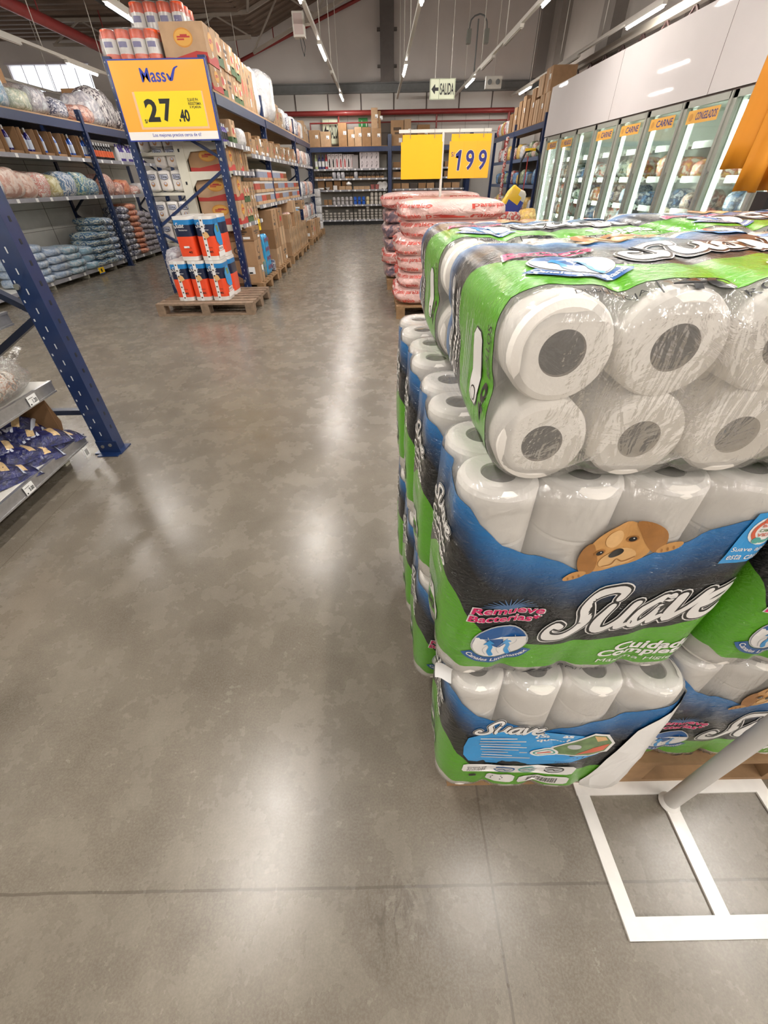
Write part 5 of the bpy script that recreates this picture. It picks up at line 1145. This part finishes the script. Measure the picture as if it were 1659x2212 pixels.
# ------------------------------------------------------------------ red-lettered pillow stacks
def pill_mat():
    N = NT('red_word_film'); v = N.coords(); f = N.noise(v, 4, 3)
    b = N.n('ShaderNodeBsdfPrincipled', Roughness=.35); b.inputs['Coat Weight'].default_value = .5
    N.set(b.inputs['Base Color'], N.ramp(f, [(.35, srgb('#eab9b2')), (.6, srgb('#f3d2cc'))])); N.set(b.inputs['Normal'], N.bump(N.noise(v, 14, 4, .6, 1.5), .7, .03)); return N.done(b.outputs[0])
pillm = pill_mat(); redink = mat('red_word_ink', '#d44a3c', .4, 0, .4); pdark = pmat('dark_quilt_film', ['#2c2440', '#4a3a56', '#6d4a5c', '#d9a69c', '#3a2f4c'], 5, .3, .7, .8, 16)
def pillow(label, loc, w, d, h, seed, dark=False, top=False):
    t = thing('wrapped_pillow', label, 'wrapped pillow', loc, group='red-lettered pillows'); sd = Vector((seed * 2.1, seed, 0))
    def fn(a, b, o=0.):
        th, ph = 2 * pi * a, -pi / 2 + pi * b; ex = .30
        x = sgn(cos(th)) * abs(cos(th)) ** ex * abs(cos(ph)) ** .30; y = sgn(sin(th)) * abs(sin(th)) ** ex * abs(cos(ph)) ** .30; z = sgn(sin(ph)) * abs(sin(ph)) ** .75
        r = 1 + .05 * noise.noise(Vector((x * 3, y * 3, z * 2)) + sd) + .03 * noise.noise(Vector((x * 9, y * 9, z * 5)) + sd)
        p = Vector((x * w / 2 * r, y * d / 2 * r, z * h / 2)); p.z = max(p.z, -h * .46)
        return Vector((p.x, p.y, p.z + h * .46)) + Vector((x, y, 0)) * o
    MB().grid(lambda a, b: fn(a, b), 72, 16).build('pillow', pdark if dark else pillm, t)
    if dark: return t
    m = MB(); rnd = random.Random(seed)
    # words wrapped over front (-y) and left (-x) sides; a: angle share
    for row, b in enumerate((.30, .53)):
        a = .42 + .022 * row
        while a < .90:
            wd = .066; 
            def g(p, q, a=a, b=b): return fn(a + wd * p, b + .17 * q, .008)
            m.text('paraiso', g, 0, .015, 0, (0, 0, 1, 1)); a += wd + .012
    if top:
        for r in range(3):
            for c in range(4): m.text('paraiso', lambda p, q: Vector((-w * .36 + c * w * .18 + w * .16 * p, -d * .34 + r * d * .24 + d * .10 * q, fn(.5, 1)[2] + .004)), 0, .015)
    m.build('printed_word', redink, t); return t
pallet('light wooden pallet under the front pillow stack', .20, 1.38, 5.28, 6.25)
nm = ['lowest', 'second', 'third', 'fourth', 'fifth', 'topmost']
for k in range(6): pillow('pink wrapped pillow with red lettering, %s of the front stack' % nm[k], (.80 + .02 * ((k * 2) % 3 - 1), 5.80, .142 + k * .162), 1.20 - .02 * k + .04 * (k % 2), 1.02, .20, k + 1, top=k == 5)
pallet('wooden pallet under the rear pillow stack', .12, 1.32, 6.98, 8.1)
for k in range(6): pillow(('dark' if k % 2 == 0 and k < 5 else 'pink') + ' wrapped pillow, %s of the rear stack' % nm[k], (.78 - .02 * (k % 2), 7.52, .142 + k * .167), 1.40, 1.1, .205, k + 11, dark=(k % 2 == 0 and k < 5) or k == 3, top=k == 5)
# twin price boards on a white T stand between the stacks
T = thing('sign_stand', 'thin white T-shaped stand between the two pillow stacks', 'sign stand', (.80, 6.58, 0))
MB().tube((0, 0, 0), (0, 0, 1.74), .016).build('pole', white_m, T); MB().bx(-.53, .57, -.013, .013, 1.735, 1.765).build('crossbar', white_m, T); MB().bx(-.2, .2, -.2, .2, 0, .01).build('base_plate', white_m, T)
sy_ = mat('price_board_yellow', '#fdb913', .5); sy2 = mat('price_board_amber', '#f5b22a', .5)
def pboard(label, x, num):
    T = thing('price_board', label, 'sign', (x, 6.56, 1.31)); w, h = .50, .345
    MB().bx(-w / 2, w / 2, 0, .008, 0, h).build('front_card', sy2 if num else sy_, T); MB().bx(-w / 2 + .02, w / 2, .010, .018, .01, h + .065).build('backing_card', sy_, T)
    m = MB()
    for xx in (-.14, .15): m.tube((xx, .004, h + .03), (xx, .004, h + .12), .003, 0, 6)
    m.build('hook', steel, T)
    if num:
        f = lambda o: plane((-w / 2, -.0012 - o, 0), (w, 0, 0), (0, 0, h)); m = MB()
        for t_, r in (('1', (.16, .22, .29, .77)), ('9', (.42, .22, .62, .77)), ('9', (.73, .22, .93, .77))):
            if t_ == '1':
                for o_, c_, e in ((0, 1, .012), (.0008, 0, 0.)): m.poly([(.215 - e, .22 - e), (.27 + e, .22 - e), (.305 + e, .77 + e), (.255 - e, .77 + e), (.165 - e, .66), (.170 - e, .59 - e), (.235 - e, .63)], f(o_), c_)
                continue
            m.text(t_, f(0), 1, .05, .02, (r[0] - .008, r[1] - .012, r[2] + .008, r[3] + .012)); m.text(t_, f(.0008), 0, .02, .02, r)
        m.text('S/', f(0), 0, .01, 0, (.055, .60, .135, .72))
        for xx in (.345, .665): m.rect(xx, .0, xx + .003, 1, f(0), 2)
        m.build('lettering', [navy, mat('numeral_halo', '#f3d9b0', .5), mat('amber_line', '#d99a1c', .5)], T)
pboard('blank yellow card sign hanging from the thin white stand', .545, False); pboard('yellow card sign reading 199 on the thin white stand', 1.13, True)

# ------------------------------------------------------------------ racks along the end wall
R = thing('storage_rack', 'blue rack across the end wall at the end of the aisle', 'rack', (.5, 19.3, 0))
def RR(mb, nm, mt): return rel(mb, .5, 19.3).build(nm, mt, R)
for x in (-2.42, .46, 3.3): 
    for y in (19.1, 19.6): p = MB(); rpost(p, x, y, 2.55 if x > 0 else 2.3, .13, .07, slots=False); RR(p, 'upright', holes)
for a, b in ((-2.35, .39), (.53, 3.23)): RR(MB().bx(a, b, 19.06, 19.11, 2.11, 2.24), 'beam', blue); RR(MB().bx(a, b, 19.06, 19.66, 2.242, 2.255), 'deck_board', board3)
G = thing('gondola_shelf', 'white shelves with paper tags in the end-wall rack', 'shelf', (-1, 19.3, 0))
for a, b in ((-2.28, -.96), (-.94, .36)):
    for z in ((.16, .62, 1.06, 1.385, 1.655)): shelf_board(G, a + 1, b + 1, -.13, .30, z, '-y', 5)
    MB().bx(a + 1, b + 1, .30, .33, .1, 2.05).build('back_panel', mat('endwall_back', '#a09c94', .7), G)
    MB().bx(a + 1, b + 1, -.05, .3, 0, .11).build('plinth', black, G)
for a, b in ((.56, 1.85), (1.87, 3.2)):
    for z in (1.06, 1.385, 1.655): shelf_board(G, a + 1, b + 1, -.13, .30, z, '-y', 5)
    MB().bx(a + 1, b + 1, .30, .33, .1, 2.05).build('back_panel', mat('endwall_back', '#a09c94', .7), G)
Zd = 2.256
for k, (x0, x1, h, z, st) in enumerate(((-2.36, -1.96, .43, Zd, 'label'), (-1.95, -1.60, .39, Zd, 'label'), (-1.32, -1.02, .60, Zd, 'label'), (-1.0, -.77, .43, Zd, 'label'), (-.76, -.51, .49, Zd, 'label'), (-.50, -.18, .48, Zd, 'label'), (-.17, .17, .45, Zd, 'label'), (-.17, .06, .50, Zd + .452, 'label'), (.065, .22, .42, Zd + .452, 'label'), (.50, .95, .64, Zd, 'text'), (.96, 1.2, .66, Zd, 'label'), (1.42, 1.85, .52, Zd, 'label'))):
    if x0 == .065: x0, x1 = .065, .165
    carton('brown box on top of the end-wall rack, %s from the left' % ORD[k], ((x0 + x1) / 2, 19.33, z), (x1 - x0 - .01, .42, h), (board, board2, board3)[k % 3], 'boxes on the end-wall deck', face='-y', style=st, tapeit=False, parts=True)
T = thing('green_sign', 'small green pictogram sign on the end wall behind the boxes', 'sign', (-.46, 19.72, 2.74)); MB().bx(-.16, .16, 0, .01, 0, .28).build('panel', mat('safety_green', '#2e9a4a', .5), T)
m = MB(); f = plane((-.16, -.002, 0), (.32, 0, 0), (0, 0, .28)); m.poly([(.3, .2), (.42, .2), (.40, .45), (.36, .62), (.32, .45)], f); m.ell(.36, .70, .04, .05, f); m.poly([(.8, .2), (.92, .2), (.90, .5), (.84, .7), (.80, .5)], f); m.build('pictogram', tagw, T)
cgreen = mat('bottle_lime', '#c2cf9a', .35, 0, .4); cred = mat('bottle_red', '#c8414a', .3, 0, .4); cny = mat('bottle_indigo', '#3a3970', .3, 0, .4)
for k, (mt, l) in enumerate(((cgreen, 'pale lime'), (cny, 'left indigo'), (cny, 'right indigo'), (cred, 'red'))): bottle('tall %s thermos bottle on the top end-wall shelf' % l, (-2.19 + k * .125, 19.27, 1.656), .40, .052, mt, mt, tagw, 'thermos bottles', sy=1.0, name='thermos_bottle')
for k in range(7):
    x = -1.70 + k * .135 + (.012 * (k // 4)); T = thing('bottle_box', 'white gift box with a %s bottle picture, %s in its row' % ('dark' if k in (0, 1, 5) else 'red', ORD[k]), 'box', (x, 19.27, 1.656), group='bottle gift boxes')
    MB().bx(-.062, .062, -.08, .08, 0, .41 if k < 4 else .39).build('carton', mat('gift_box_white', '#dfd3d3', .5), T); f = plane((-.062, -.0815, 0), (.124, 0, 0), (0, 0, .4)); m = MB(); m.poly([(.32, .12), (.68, .12), (.70, .5), (.62, .66), (.5, .72), (.38, .66), (.30, .5)], f, 0); m.rect(.25, .9, .75, .93, f, 1); m.build('picture', [cblack if k in (0, 1, 5) else mat('picture_red', '#a8383c'), black], T)
carton('plain grey box between the two groups of white boxes', (-.78, 19.27, 1.656), (.22, .2, .37), mat('grey_box', '#97908f', .7), tapeit=False)
for r in range(2):
    for k in range(4):
        T = thing('appliance_box', 'white box with black lamp picture, %s row, %s from the left' % (['lower', 'upper'][r], ORD[k]), 'box', (-.53 + k * .175, 19.27, 1.656 + r * .227), group='lamp picture boxes')
        MB().bx(-.085, .085, -.09, .09, 0, .225).build('carton', mat('gift_box_pink', '#d8cdd0' if not (r == 1 and k == 0) else '#8b868a', .5), T); f = plane((-.085, -.0915, 0), (.17, 0, 0), (0, 0, .225)); m = MB()
        m.ribbon([(.35, .55, .06), (.4, .78, .05), (.58, .82, .05), (.66, .6, .05), (.64, .4, .05)], f, 0); m.rect(.44, .2, .54, .5, f, 0); m.rect(.3, .12, .36, .42, f, 0); m.build('picture', [black], T)
# second shelf: dark glassware and clear packs; third: bowls, pots and plates; lower: stacked tubs
gl = mat('dark_glass', '#3b322e', .2, 0, .6, .2, 20); clr = P_['greypack']
for k in range(16):
    x = -2.2 + k * .158
    if 4 <= k <= 6 or k == 9: bag('clear_pack', 'clear silver pack on the second end-wall shelf, %s' % ORD[k], 'packet', (x, 19.28, 1.387), (.14, .2, .2), clr, 200 + k, 'clear packs on the second shelf', n=8, ex=.4); continue
    T = MB(); 
    for i in range(3):
        for j in range(2): T.lathe([(.018, 0), (.022, .05), (.018, .10), (.012, .11)], (-.045 + i * .045, -.03 + .06 * j, .06), n=8)
    T.bx(-.07, .07, -.08, .08, 0, .058, 1); tag(T.build('glass_tray', [gl, board3], loc=(x, 19.28, 1.387)), 'tray of dark glasses on the second end-wall shelf, %s from the left' % ORD[k], 'glass tray', 'dark glass trays')
cer = mat('white_ceramic', '#e2dedc', .25, 0, .5); pinkc = mat('pink_ceramic', '#a86460', .4, 0, .3)
for k in range(4): carton('brown box behind the bowls on the third shelf, %s' % ORD[k], (-2.08 + k * .30, 19.38, 1.062), (.24, .18, .27 - .02 * (k % 2)), board3, 'boxes behind the bowls', face='-y', tapeit=False)
def bowl(label, x, z, prof, mt, nm, cat, y=19.24, sy=1.): m = MB().lathe(prof, n=18, sy=sy); return tag(m.build(nm, mt, loc=(x, y, z)), label, cat)
bowl('low white dish stack at the left of the third shelf', -2.10, 1.062, [(.05, 0), (.12, .03), (.122, .05), (.12, .07), (.02, .072)], cer, 'dish_stack', 'dish')
bowl('white footed bowl on the third end-wall shelf', -1.84, 1.062, [(.03, 0), (.04, .02), (.09, .08), (.092, .085), (.02, .04)], cer, 'bowl', 'bowl'); T = carton('small square white pot beside the footed bowl', (-1.56, 19.25, 1.062), (.14, .12, .13), cer, tapeit=False, name='square_pot')
for k in range(2): carton('open tan tray of white dishes, %s of the pair' % ORD[k], (-1.30 + .24 * k, 19.25, 1.062), (.22, .18, .11), board2, 'dish trays', face='-y', tapeit=False, name='dish_tray')
bowl('lidded white tureen on top of the dish trays', -1.05, 1.175, [(.05, 0), (.10, .03), (.11, .06), (.08, .10), (.02, .13), (.005, .14)], cer, 'tureen', 'dish')
for k in range(3): carton('flat tan box on the right half of the third shelf, %s' % ORD[k], (-.78 + k * .2, 19.25, 1.062), (.19, .16, .10), board2, 'flat tan boxes', face='-y', tapeit=False)
for k in range(2): bowl('pink patterned pot, %s one' % ['left', 'right'][k], -.18 + k * .17, 1.062, [(.06, 0), (.075, .14), (.078, .145), (.06, .13)], pinkc, 'flower_pot', 'pot')
for k in range(2):
    m = MB().lathe([(.02, 0), (.09, .012), (.112, .02), (.112, .024), (.01, .012)], n=24); m.v = [(a, -c - .0, b + .115) for a, b, c in m.v]
    tag(m.build('plate', cer, loc=(.10 + k * .165, 19.27, 1.062)), 'white plate standing on edge, %s of the two' % ['left', 'right'][k], 'plate')
for k in range(15):
    x = -1.95 + k * .158
    if k < 2: carton('small open crate on the fourth end-wall shelf, %s' % ORD[k], (x, 19.26, .622), (.13, .15, .16), board3, 'small crates', face='-y', tapeit=False); continue
    if k < 7: 
        mt = mat('grey_pack_stack', '#b9b4b6', .4, 0, .3, .15, 30)
    elif k < 10: mt = cblue
    elif k == 10: mt = mat('cream_pot', '#d9c9a0', .4)
    else: mt = mat('lantern_white', '#cfc8c0', .4, 0, .2, .12, 40)
    nst = 3 if k >= 11 else 2
    for q in range(nst):
        m = MB().lathe([(.045, 0), (.062, .02), (.062, .09), (.04, .11), (.03, .118)], n=10)
        tag(m.build('jar', mt, loc=(x, 19.25, .622 + q * .12)), '%s on the fourth end-wall shelf, %s column, %s one up' % ({True: 'pale jar'}.get(k < 7, 'blue bottle' if k < 10 else 'white lantern'), ORD[k], ORD[q]), 'jar', 'jars on the fourth shelf')
tub = mat('tub_grey_white', '#c4bfb8', .4, 0, .3, .12, 30); lid = mat('tub_lid', '#56504c', .5)
for k in range(16):
    x = -2.12 + k * .158
    for q in range(3 + (k % 5 == 1) + (k > 8)):
        m = MB().lathe([(.055, 0, 0), (.066, .06, 0), (.066, .06, 1), (.066, .078, 1), (.04, .082, 1)], n=10)
        tag(m.build('tub', [tub, lid], loc=(x, 19.25, .162 + q * .083)), 'small pale tub on the lowest end-wall shelf, %s column, %s one up' % (ORD[k], ORD[q]), 'tub', 'tubs on the lowest shelf')
for z in (1.387, 1.062, 1.656):
    for k in range(8): carton('dim carton on the right-hand end-wall bay, %s level, %s' % ({1.387: 'middle', 1.062: 'lower', 1.656: 'upper'}[z], ORD[k]), (.72 + k * .31, 19.3, z), (.27, .25, .16 + .05 * ((k * 3) % 3)), (board3, board, gl)[k % 3], 'cartons in the right end-wall bay', face='-y', tapeit=False)

# ------------------------------------------------------------------ rack on the right beyond the freezers
R = thing('storage_rack', 'blue rack on the right beyond the end of the freezers', 'rack', (4.4, 16, 0))
def RR(mb, nm, mt): return rel(mb, 4.4, 16).build(nm, mt, R)
for y in (13.35, 16.1, 18.7):
    for x in (4.06, 4.85): p = MB(); rpost(p, x, y, 2.5, .08, .08, slots=False); RR(p, 'upright', holes)
for a, b in ((13.4, 16.05), (16.15, 18.65)):
    RR(MB().bx(4.02, 4.07, a, b, 2.24, 2.35), 'beam', mat('rack_blue_grey', '#2a3a5c')); RR(MB().bx(4.02, 4.9, a, b, 2.352, 2.365), 'deck_board', board3)
    for z in (.55, 1.15, 1.72): RR(MB().bx(4.1, 4.7, a, b, z - .03, z).bx(4.085, 4.1, a, b, z - .07, z + .01), 'shelf', mat('shelf_blue_grey', '#59657f', .5))
RR(MB().bx(4.72, 4.75, 13.4, 18.65, .1, 2.1), 'back_panel', mat('right_rack_back', '#6f6a64', .8))
k = 0
for y, d, z, h, mt in ((13.6, .38, 2.366, .50, board2), (14.0, .36, 2.366, .50, board), (14.4, .36, 2.366, .46, board2), (13.75, .50, 2.868, .42, board), (14.3, .44, 2.868, .36, board2), (14.8, .34, 2.366, .70, board), (15.2, .30, 2.366, .56, board3), (15.6, .30, 2.366, .66, board2), (16.0, .3, 2.366, .60, board), (16.45, .3, 2.366, .52, board2), (16.9, .4, 2.366, .42, board3)):
    carton('brown carton on top of the right-hand rack, %s counted from the freezers' % ORD[k], (4.35, y, z), (.55, d - .02, h), mt, 'cartons on the right rack deck', face='-x', style=('plain', 'label')[k % 2]); k += 1
sack = {'y': pmat('yellow_snack_pack', ['#e0b020', '#f0c830', '#c89018', '#e8d070'], 7, .35, .5, .6, 16), 'b': pmat('blue_snack_pack', ['#2a6fb0', '#3f8fc8', '#1d4f90', '#8fc0dc'], 7, .35, .5, .6, 16), 'r': pmat('red_snack_pack', ['#b8302c', '#d04a3c', '#e8dcd4', '#902420'], 9, .35, .5, .6, 16, dark=1), 'g': pmat('green_snack_pack', ['#5a7a4a', '#8fa070', '#3f5f3a', '#c9cfa8'], 7, .35, .5, .6, 16), 'w': P_['white'], 'k': pmat('dark_bag_goods', ['#2a2826', '#4a4642', '#1e1c1c', '#6a665e'], 6, .4, .4, .6, 14)}
seq = 'yrwbygrbwkybrgwyrb'
for L, (z, h) in enumerate(((.56, .34), (1.16, .34), (1.73, .36))):
    for q in range(13): bag('snack_pack', 'bright hanging goods on the right rack, %s shelf up, %s from the freezers' % (ORD[L], ORD[q]), 'packet', (4.28, 13.6 + q * .385, z), (.28, .32, h * (.75 + .25 * ((q * 7 + L) % 3) / 2)), sack[seq[(q * 2 + L * 5) % len(seq)]] if not (L == 2 and q < 5) else (sack['g'] if q % 2 else P_['peach']), 230 + q + L * 15, 'goods on the right rack', n=9)
for q in range(5): bag('snack_pack', 'bright bag at the far end of the right rack deck, %s' % ORD[q], 'packet', (4.25, 17.3 + q * .3, 2.366), (.4, .28, .34), sack['wrywr'[q]], 290 + q, 'bags at the far end of the right deck', n=9)
# red hanging strip, black trolley handle, yellow-and-blue sack in front
m = MB()
for i in range(14): lump(.10, .05, .13, i, .15, 6, mb=m, off=(0, .0, i * .12))
tag(m.build('hanging_strip', sack['r'], loc=(3.98, 16.6, .6)), 'red clip strip of small packs hanging at the right rack', 'clip strip')
T = thing('hand_truck', 'black hand truck with yellow handle leaning by the right rack', 'trolley', (3.62, 12.6, 0))
MB().path([(-.2, 0, .06), (-.2, .05, 1.6), (-.12, .05, 1.78), (.1, .05, 1.82), (.2, .05, 1.75), (.26, .05, 1.5), (.26, 0, .06)], .022, 0).build('frame', black, T); MB().tube((-.05, .02, .1), (-.05, .05, 1.7), .012).build('centre_bar', redp, T)
MB().bx(-.14, .1, .03, .07, 1.79, 1.84).build('handle', yellow, T); MB().tube((-.26, 0, .10), (-.22, 0, .10), .10, 0, 18).tube((.28, 0, .10), (.32, 0, .10), .10, 0, 18).build('wheel', black, T); MB().bx(-.2, .26, -.25, .02, .0, .015).build('toe_plate', steel, T)
T = thing('dog_food_sack', 'yellow, white and blue sack standing tilted behind the pillow stacks', 'sack', (2.28, 9.0, 0)); 
for z in range(5): bag('food_sack', 'red and white sack under the tilted blue one, %s from the floor' % ORD[z], 'sack', (2.28 + .05 * (z % 2), 9.0, z * .17), (.5, .4, .18), sack['r'], z + 3, 'red sacks piled behind the pillows', ex=.4)
m = lump(.34, .16, .42, 4, .10, 16, ex=.45); M_ = Matrix.Rotation(.5, 3, 'Y'); m.v = [tuple(M_ @ Vector(v) + Vector((.0, -.08, .80))) for v in m.v]
mz = [i for i, f in enumerate(m.f)]
for i in mz: m.m[i] = 0 if sum(m.v[j][2] for j in m.f[i]) / 4 < .98 else (1 if sum(m.v[j][0] for j in m.f[i]) / 4 < .18 else 2)
m.build('upper_sack', [mat('sack_blue', '#2f3f9a', .4, 0, .5), mat('sack_yellow', '#e8bc1c', .4, 0, .5), mat('sack_white', '#d8d4c8', .4, 0, .5)], T)
bag('snack_pack', 'amber sack lying right of the yellow and blue sack', 'packet', (2.75, 9.3, 0), (.45, .45, .9), sack['y'], 310)

# ------------------------------------------------------------------ glass-door freezers
X0, DW = 4.0, .92; YE = 12.78; ND = 9
fg = mat('freezer_grey_frame', '#a3a59c', .35, .3, .3, .05); fin = mat('freezer_inside', '#dfe6dc', .5); led = emis('freezer_led', '#f4fff4', 12.0); fasc = mat('freezer_fascia', '#cfc9c9', .6, 0, .45, .02, 2); fasc.node_tree.nodes['Principled BSDF'].inputs['Coat Roughness'].default_value = .035
F = thing('display_freezer', 'long bank of glass-door freezers with a plain white fascia', 'freezer', (X0, 8, 0))
def FF(mb, nm, mt, par=None): return rel(mb, X0, 8).build(nm, mt, par or F)
y1 = YE + .27; y0 = YE - ND * DW
FF(MB().bx(X0, X0 + .9, YE, y1, 0, 2.03), 'end_panel', mat('freezer_end', '#c9cac6', .4)); m = MB().bx(X0 - .01, X0 + .95, y0, y1, 2.045, 2.87).bx(X0 + .01, X0 + .9, y0, y1, 2.025, 2.045, 1)
for yy in (6.9, 9.6): m.bx(X0 - .012, X0 - .009, yy, yy + .004, 2.045, 2.87, 1)
FF(m, 'fascia', [fasc, mat('shadow_gap', '#4a3a34', .6)])
FF(MB().bx(X0 + .85, X0 + .9, y0, YE, 0, 2.03).bx(X0, X0 + .9, y0 - .05, y0, 0, 2.03).bx(X0 + .03, X0 + .9, y0, YE, .0, .30).bx(X0 + .05, X0 + .9, y0, YE, 1.99, 2.02), 'cabinet', fin)
glass = film_mat('freezer_glass', .035, .0, 1, .0, (.93, .97, .95, 1), .03)
names = ['HELADOS', 'HELADOS', '', 'CARNE', 'CARNE', 'CARNE', 'CONGELADOS', '', '']
pk_ = [pmat('frozen_blue_packs', ['#25304f', '#3f5f9a', '#d9dde2', '#1d2848', '#6f94c0'], 8, .3, .7, .6, 16, haze=0), pmat('frozen_yellow_packs', ['#d8a22c', '#e8c860', '#b8482c', '#e0dcc8'], 7, .3, .6, .6, 16, haze=0), pmat('frozen_white_packs', ['#d9dcd4', '#b9c4b8', '#e6e4dc', '#c4684c'], 7, .3, .6, .6, 16, haze=0), pmat('frozen_meat_packs', ['#6f3a34', '#a4604e', '#d8c8b8', '#4f2c2c'], 9, .3, .6, .6, 16, haze=0), pmat('frozen_green_packs', ['#5a7a58', '#9ab08a', '#d8dccc', '#3f5a44'], 7, .3, .6, .6, 16, haze=0)]
for d in range(ND):
    a, b = YE - (d + 1) * DW, YE - d * DW
    D = thing('freezer_door', None, None, (0, 0, 0)); D.parent = F
    D.location = (0, (a + b) / 2 - 8, 0); h = DW / 2
    MB().bx(-.03, .02, -h, -h + .07, .12, 2.02).bx(-.03, .02, h - .07, h, .12, 2.02).bx(-.03, .02, -h, h, 1.955, 2.02).bx(-.03, .02, -h, h, .12, .2).bx(-.045, -.03, -h + .0, -h + .03, .12, 2.02).build('door_frame', fg, D)
    MB().bx(-.008, -.004, -h + .07, h - .07, .2, 1.955).build('glass_pane', glass, D)
    MB().bx(-.075, -.055, h - .058, h - .035, .8, 1.35).bx(-.055, -.03, h - .055, h - .04, .82, .84).bx(-.055, -.03, h - .055, h - .04, 1.31, 1.33).build('handle', steel, D)
    if names[d]:
        f = lambda o: plane((-.012 - o, h - .10, 1.80), (0, -(DW - .30), 0), (0, 0, .125)); m = MB(); m.rect(0, 0, 1, 1, f(0), 0); m.text(names[d], f(.0012), 1, .02, .05, (.30, .22, .95, .80)); m.ell(.13, .5, .07, .28, f(.0012), 2, n=14)
        m.build('door_sticker', [mat('sticker_amber', '#e0a848', .5), navy, mat('sticker_mark', '#c98f3a', .5)], D)
    FF(MB().bx(X0 + .06, X0 + .09, b - .10, b - .075, .3, 1.93), 'led_strip', led); FF(MB().bx(X0 + .05, X0 + .10, b - .055, b + .055, .3, 1.99), 'mullion', fin)
    for z in (.62, .92, 1.27, 1.62): s = FF(MB().bx(X0 + .22, X0 + .85, a + .06, b - .06, z - .02, z), 'shelf', fin); FF(MB().bx(X0 + .20, X0 + .22, a + .06, b - .06, z - .05, z + .02), 'shelf_rail', mat('freezer_rail_white', '#eef2ea', .4), s)
    for L, z in enumerate((.62, .92, 1.27)):
        for q in range(3):
            if (d * 5 + L * 3 + q) % 7 == 0: continue
            mt = pk_[(0, 0, 1)[L]] if d in (5, 4) else (pk_[(0, 3, 1)[L]] if d == 6 else pk_[(d * 2 + L + (q > 1)) % 5])
            bag('frozen_pack', 'frozen food pack in freezer door %s from the far end, %s shelf up, %s' % (ORD[d], ORD[L], ('rear', 'middle', 'front')[q]), 'frozen food', (X0 + .44, b - .2 - q * .26, z), (.36, .25, .20 + .04 * ((q + d) % 3)), mt, 330 + d * 9 + L * 3 + q, 'frozen packs behind the glass', n=9)
# lamp light of the freezer strips, one per door, inside the cabinet
for d in range(ND):
    ld = bpy.data.lights.new('led_light', 'AREA'); ld.shape = 'RECTANGLE'; ld.size = .05; ld.size_y = 1.5; ld.energy = 8; ld.color = (.93, 1, .95)
    o = bpy.data.objects.new('led_light', ld); COL.objects.link(o); o.parent = F; o.location = (.11, YE - d * DW - .11 - 8, 1.1); o.rotation_euler = (pi / 2, 0, -pi / 2 - .4); o['kind'] = 'helper'

# ------------------------------------------------------------------ hanging orange pleated banner at the right edge
T = thing('pleated_banner', 'orange pleated cloth hanging at the right edge before the freezers', 'banner', (1.85, 2.25, 1.24))
och = mat('orange_cloth', '#d88a18', .6, 0, .15, .06, 6)
def pleat(x0, x1, y, z0, z1, n, amp, seed):
    m = MB(); N_ = n * 10
    def fn(a, b):
        ph = a * n * 2 * pi; return (x0 + (x1 - x0) * a + .05 * b + .008 * sin(ph * 2) + .006 * sin(b * 5 + seed), y + amp * cos(ph) * (1 - .15 * b) + .005 * noise.noise(Vector((a * 9, b * 3, seed))), z0 + (z1 - z0) * b + .004 * sin(ph))
    return m.grid(fn, N_, 10)
def thick(mb, nm, mt, par):
    o = mb.build(nm, mt, par); s = o.modifiers.new('thickness', 'SOLIDIFY'); s.thickness = .006; return o
thick(pleat(-.36, -.16, .02, .075, 1.0, 1, .025, 1), 'back_pleats', och, T); thick(pleat(-.30, .30, -.04, .0, 1.0, 7, .035, 2), 'front_pleats', och, T)
MB().tube((-.45, 0, 1.0), (.45, 0, 1.0), .012).build('hanging_rod', steel, T); MB().tube((-.4, 0, 1.0), (-.4, 0, 2.1), .004).tube((.4, 0, 1.0), (.4, 0, 2.1), .004).build('hanger', steel, T)
T = thing('sign_stand', 'black stand with yellow mesh goods under the orange cloth', 'stand', (2.27, 2.9, 0)); MB().bx(-.08, .06, -.05, .05, 0, 1.22).bx(-.2, .2, -.2, .2, 0, .02).build('post', black, T)
lump(.34, .3, .5, 3, .2, 14, off=(.22, 0, .80)).build('mesh_goods', pmat('yellow_mesh', ['#e0b020', '#2a2620', '#f0c830', '#8a6a20'], 14, .5, .3, .6, 30, dark=1), T); MB().bx(.05, .4, -.1, .1, .78, .80).bx(.2, .24, -.02, .02, 0, .78).build('tray', black, T)
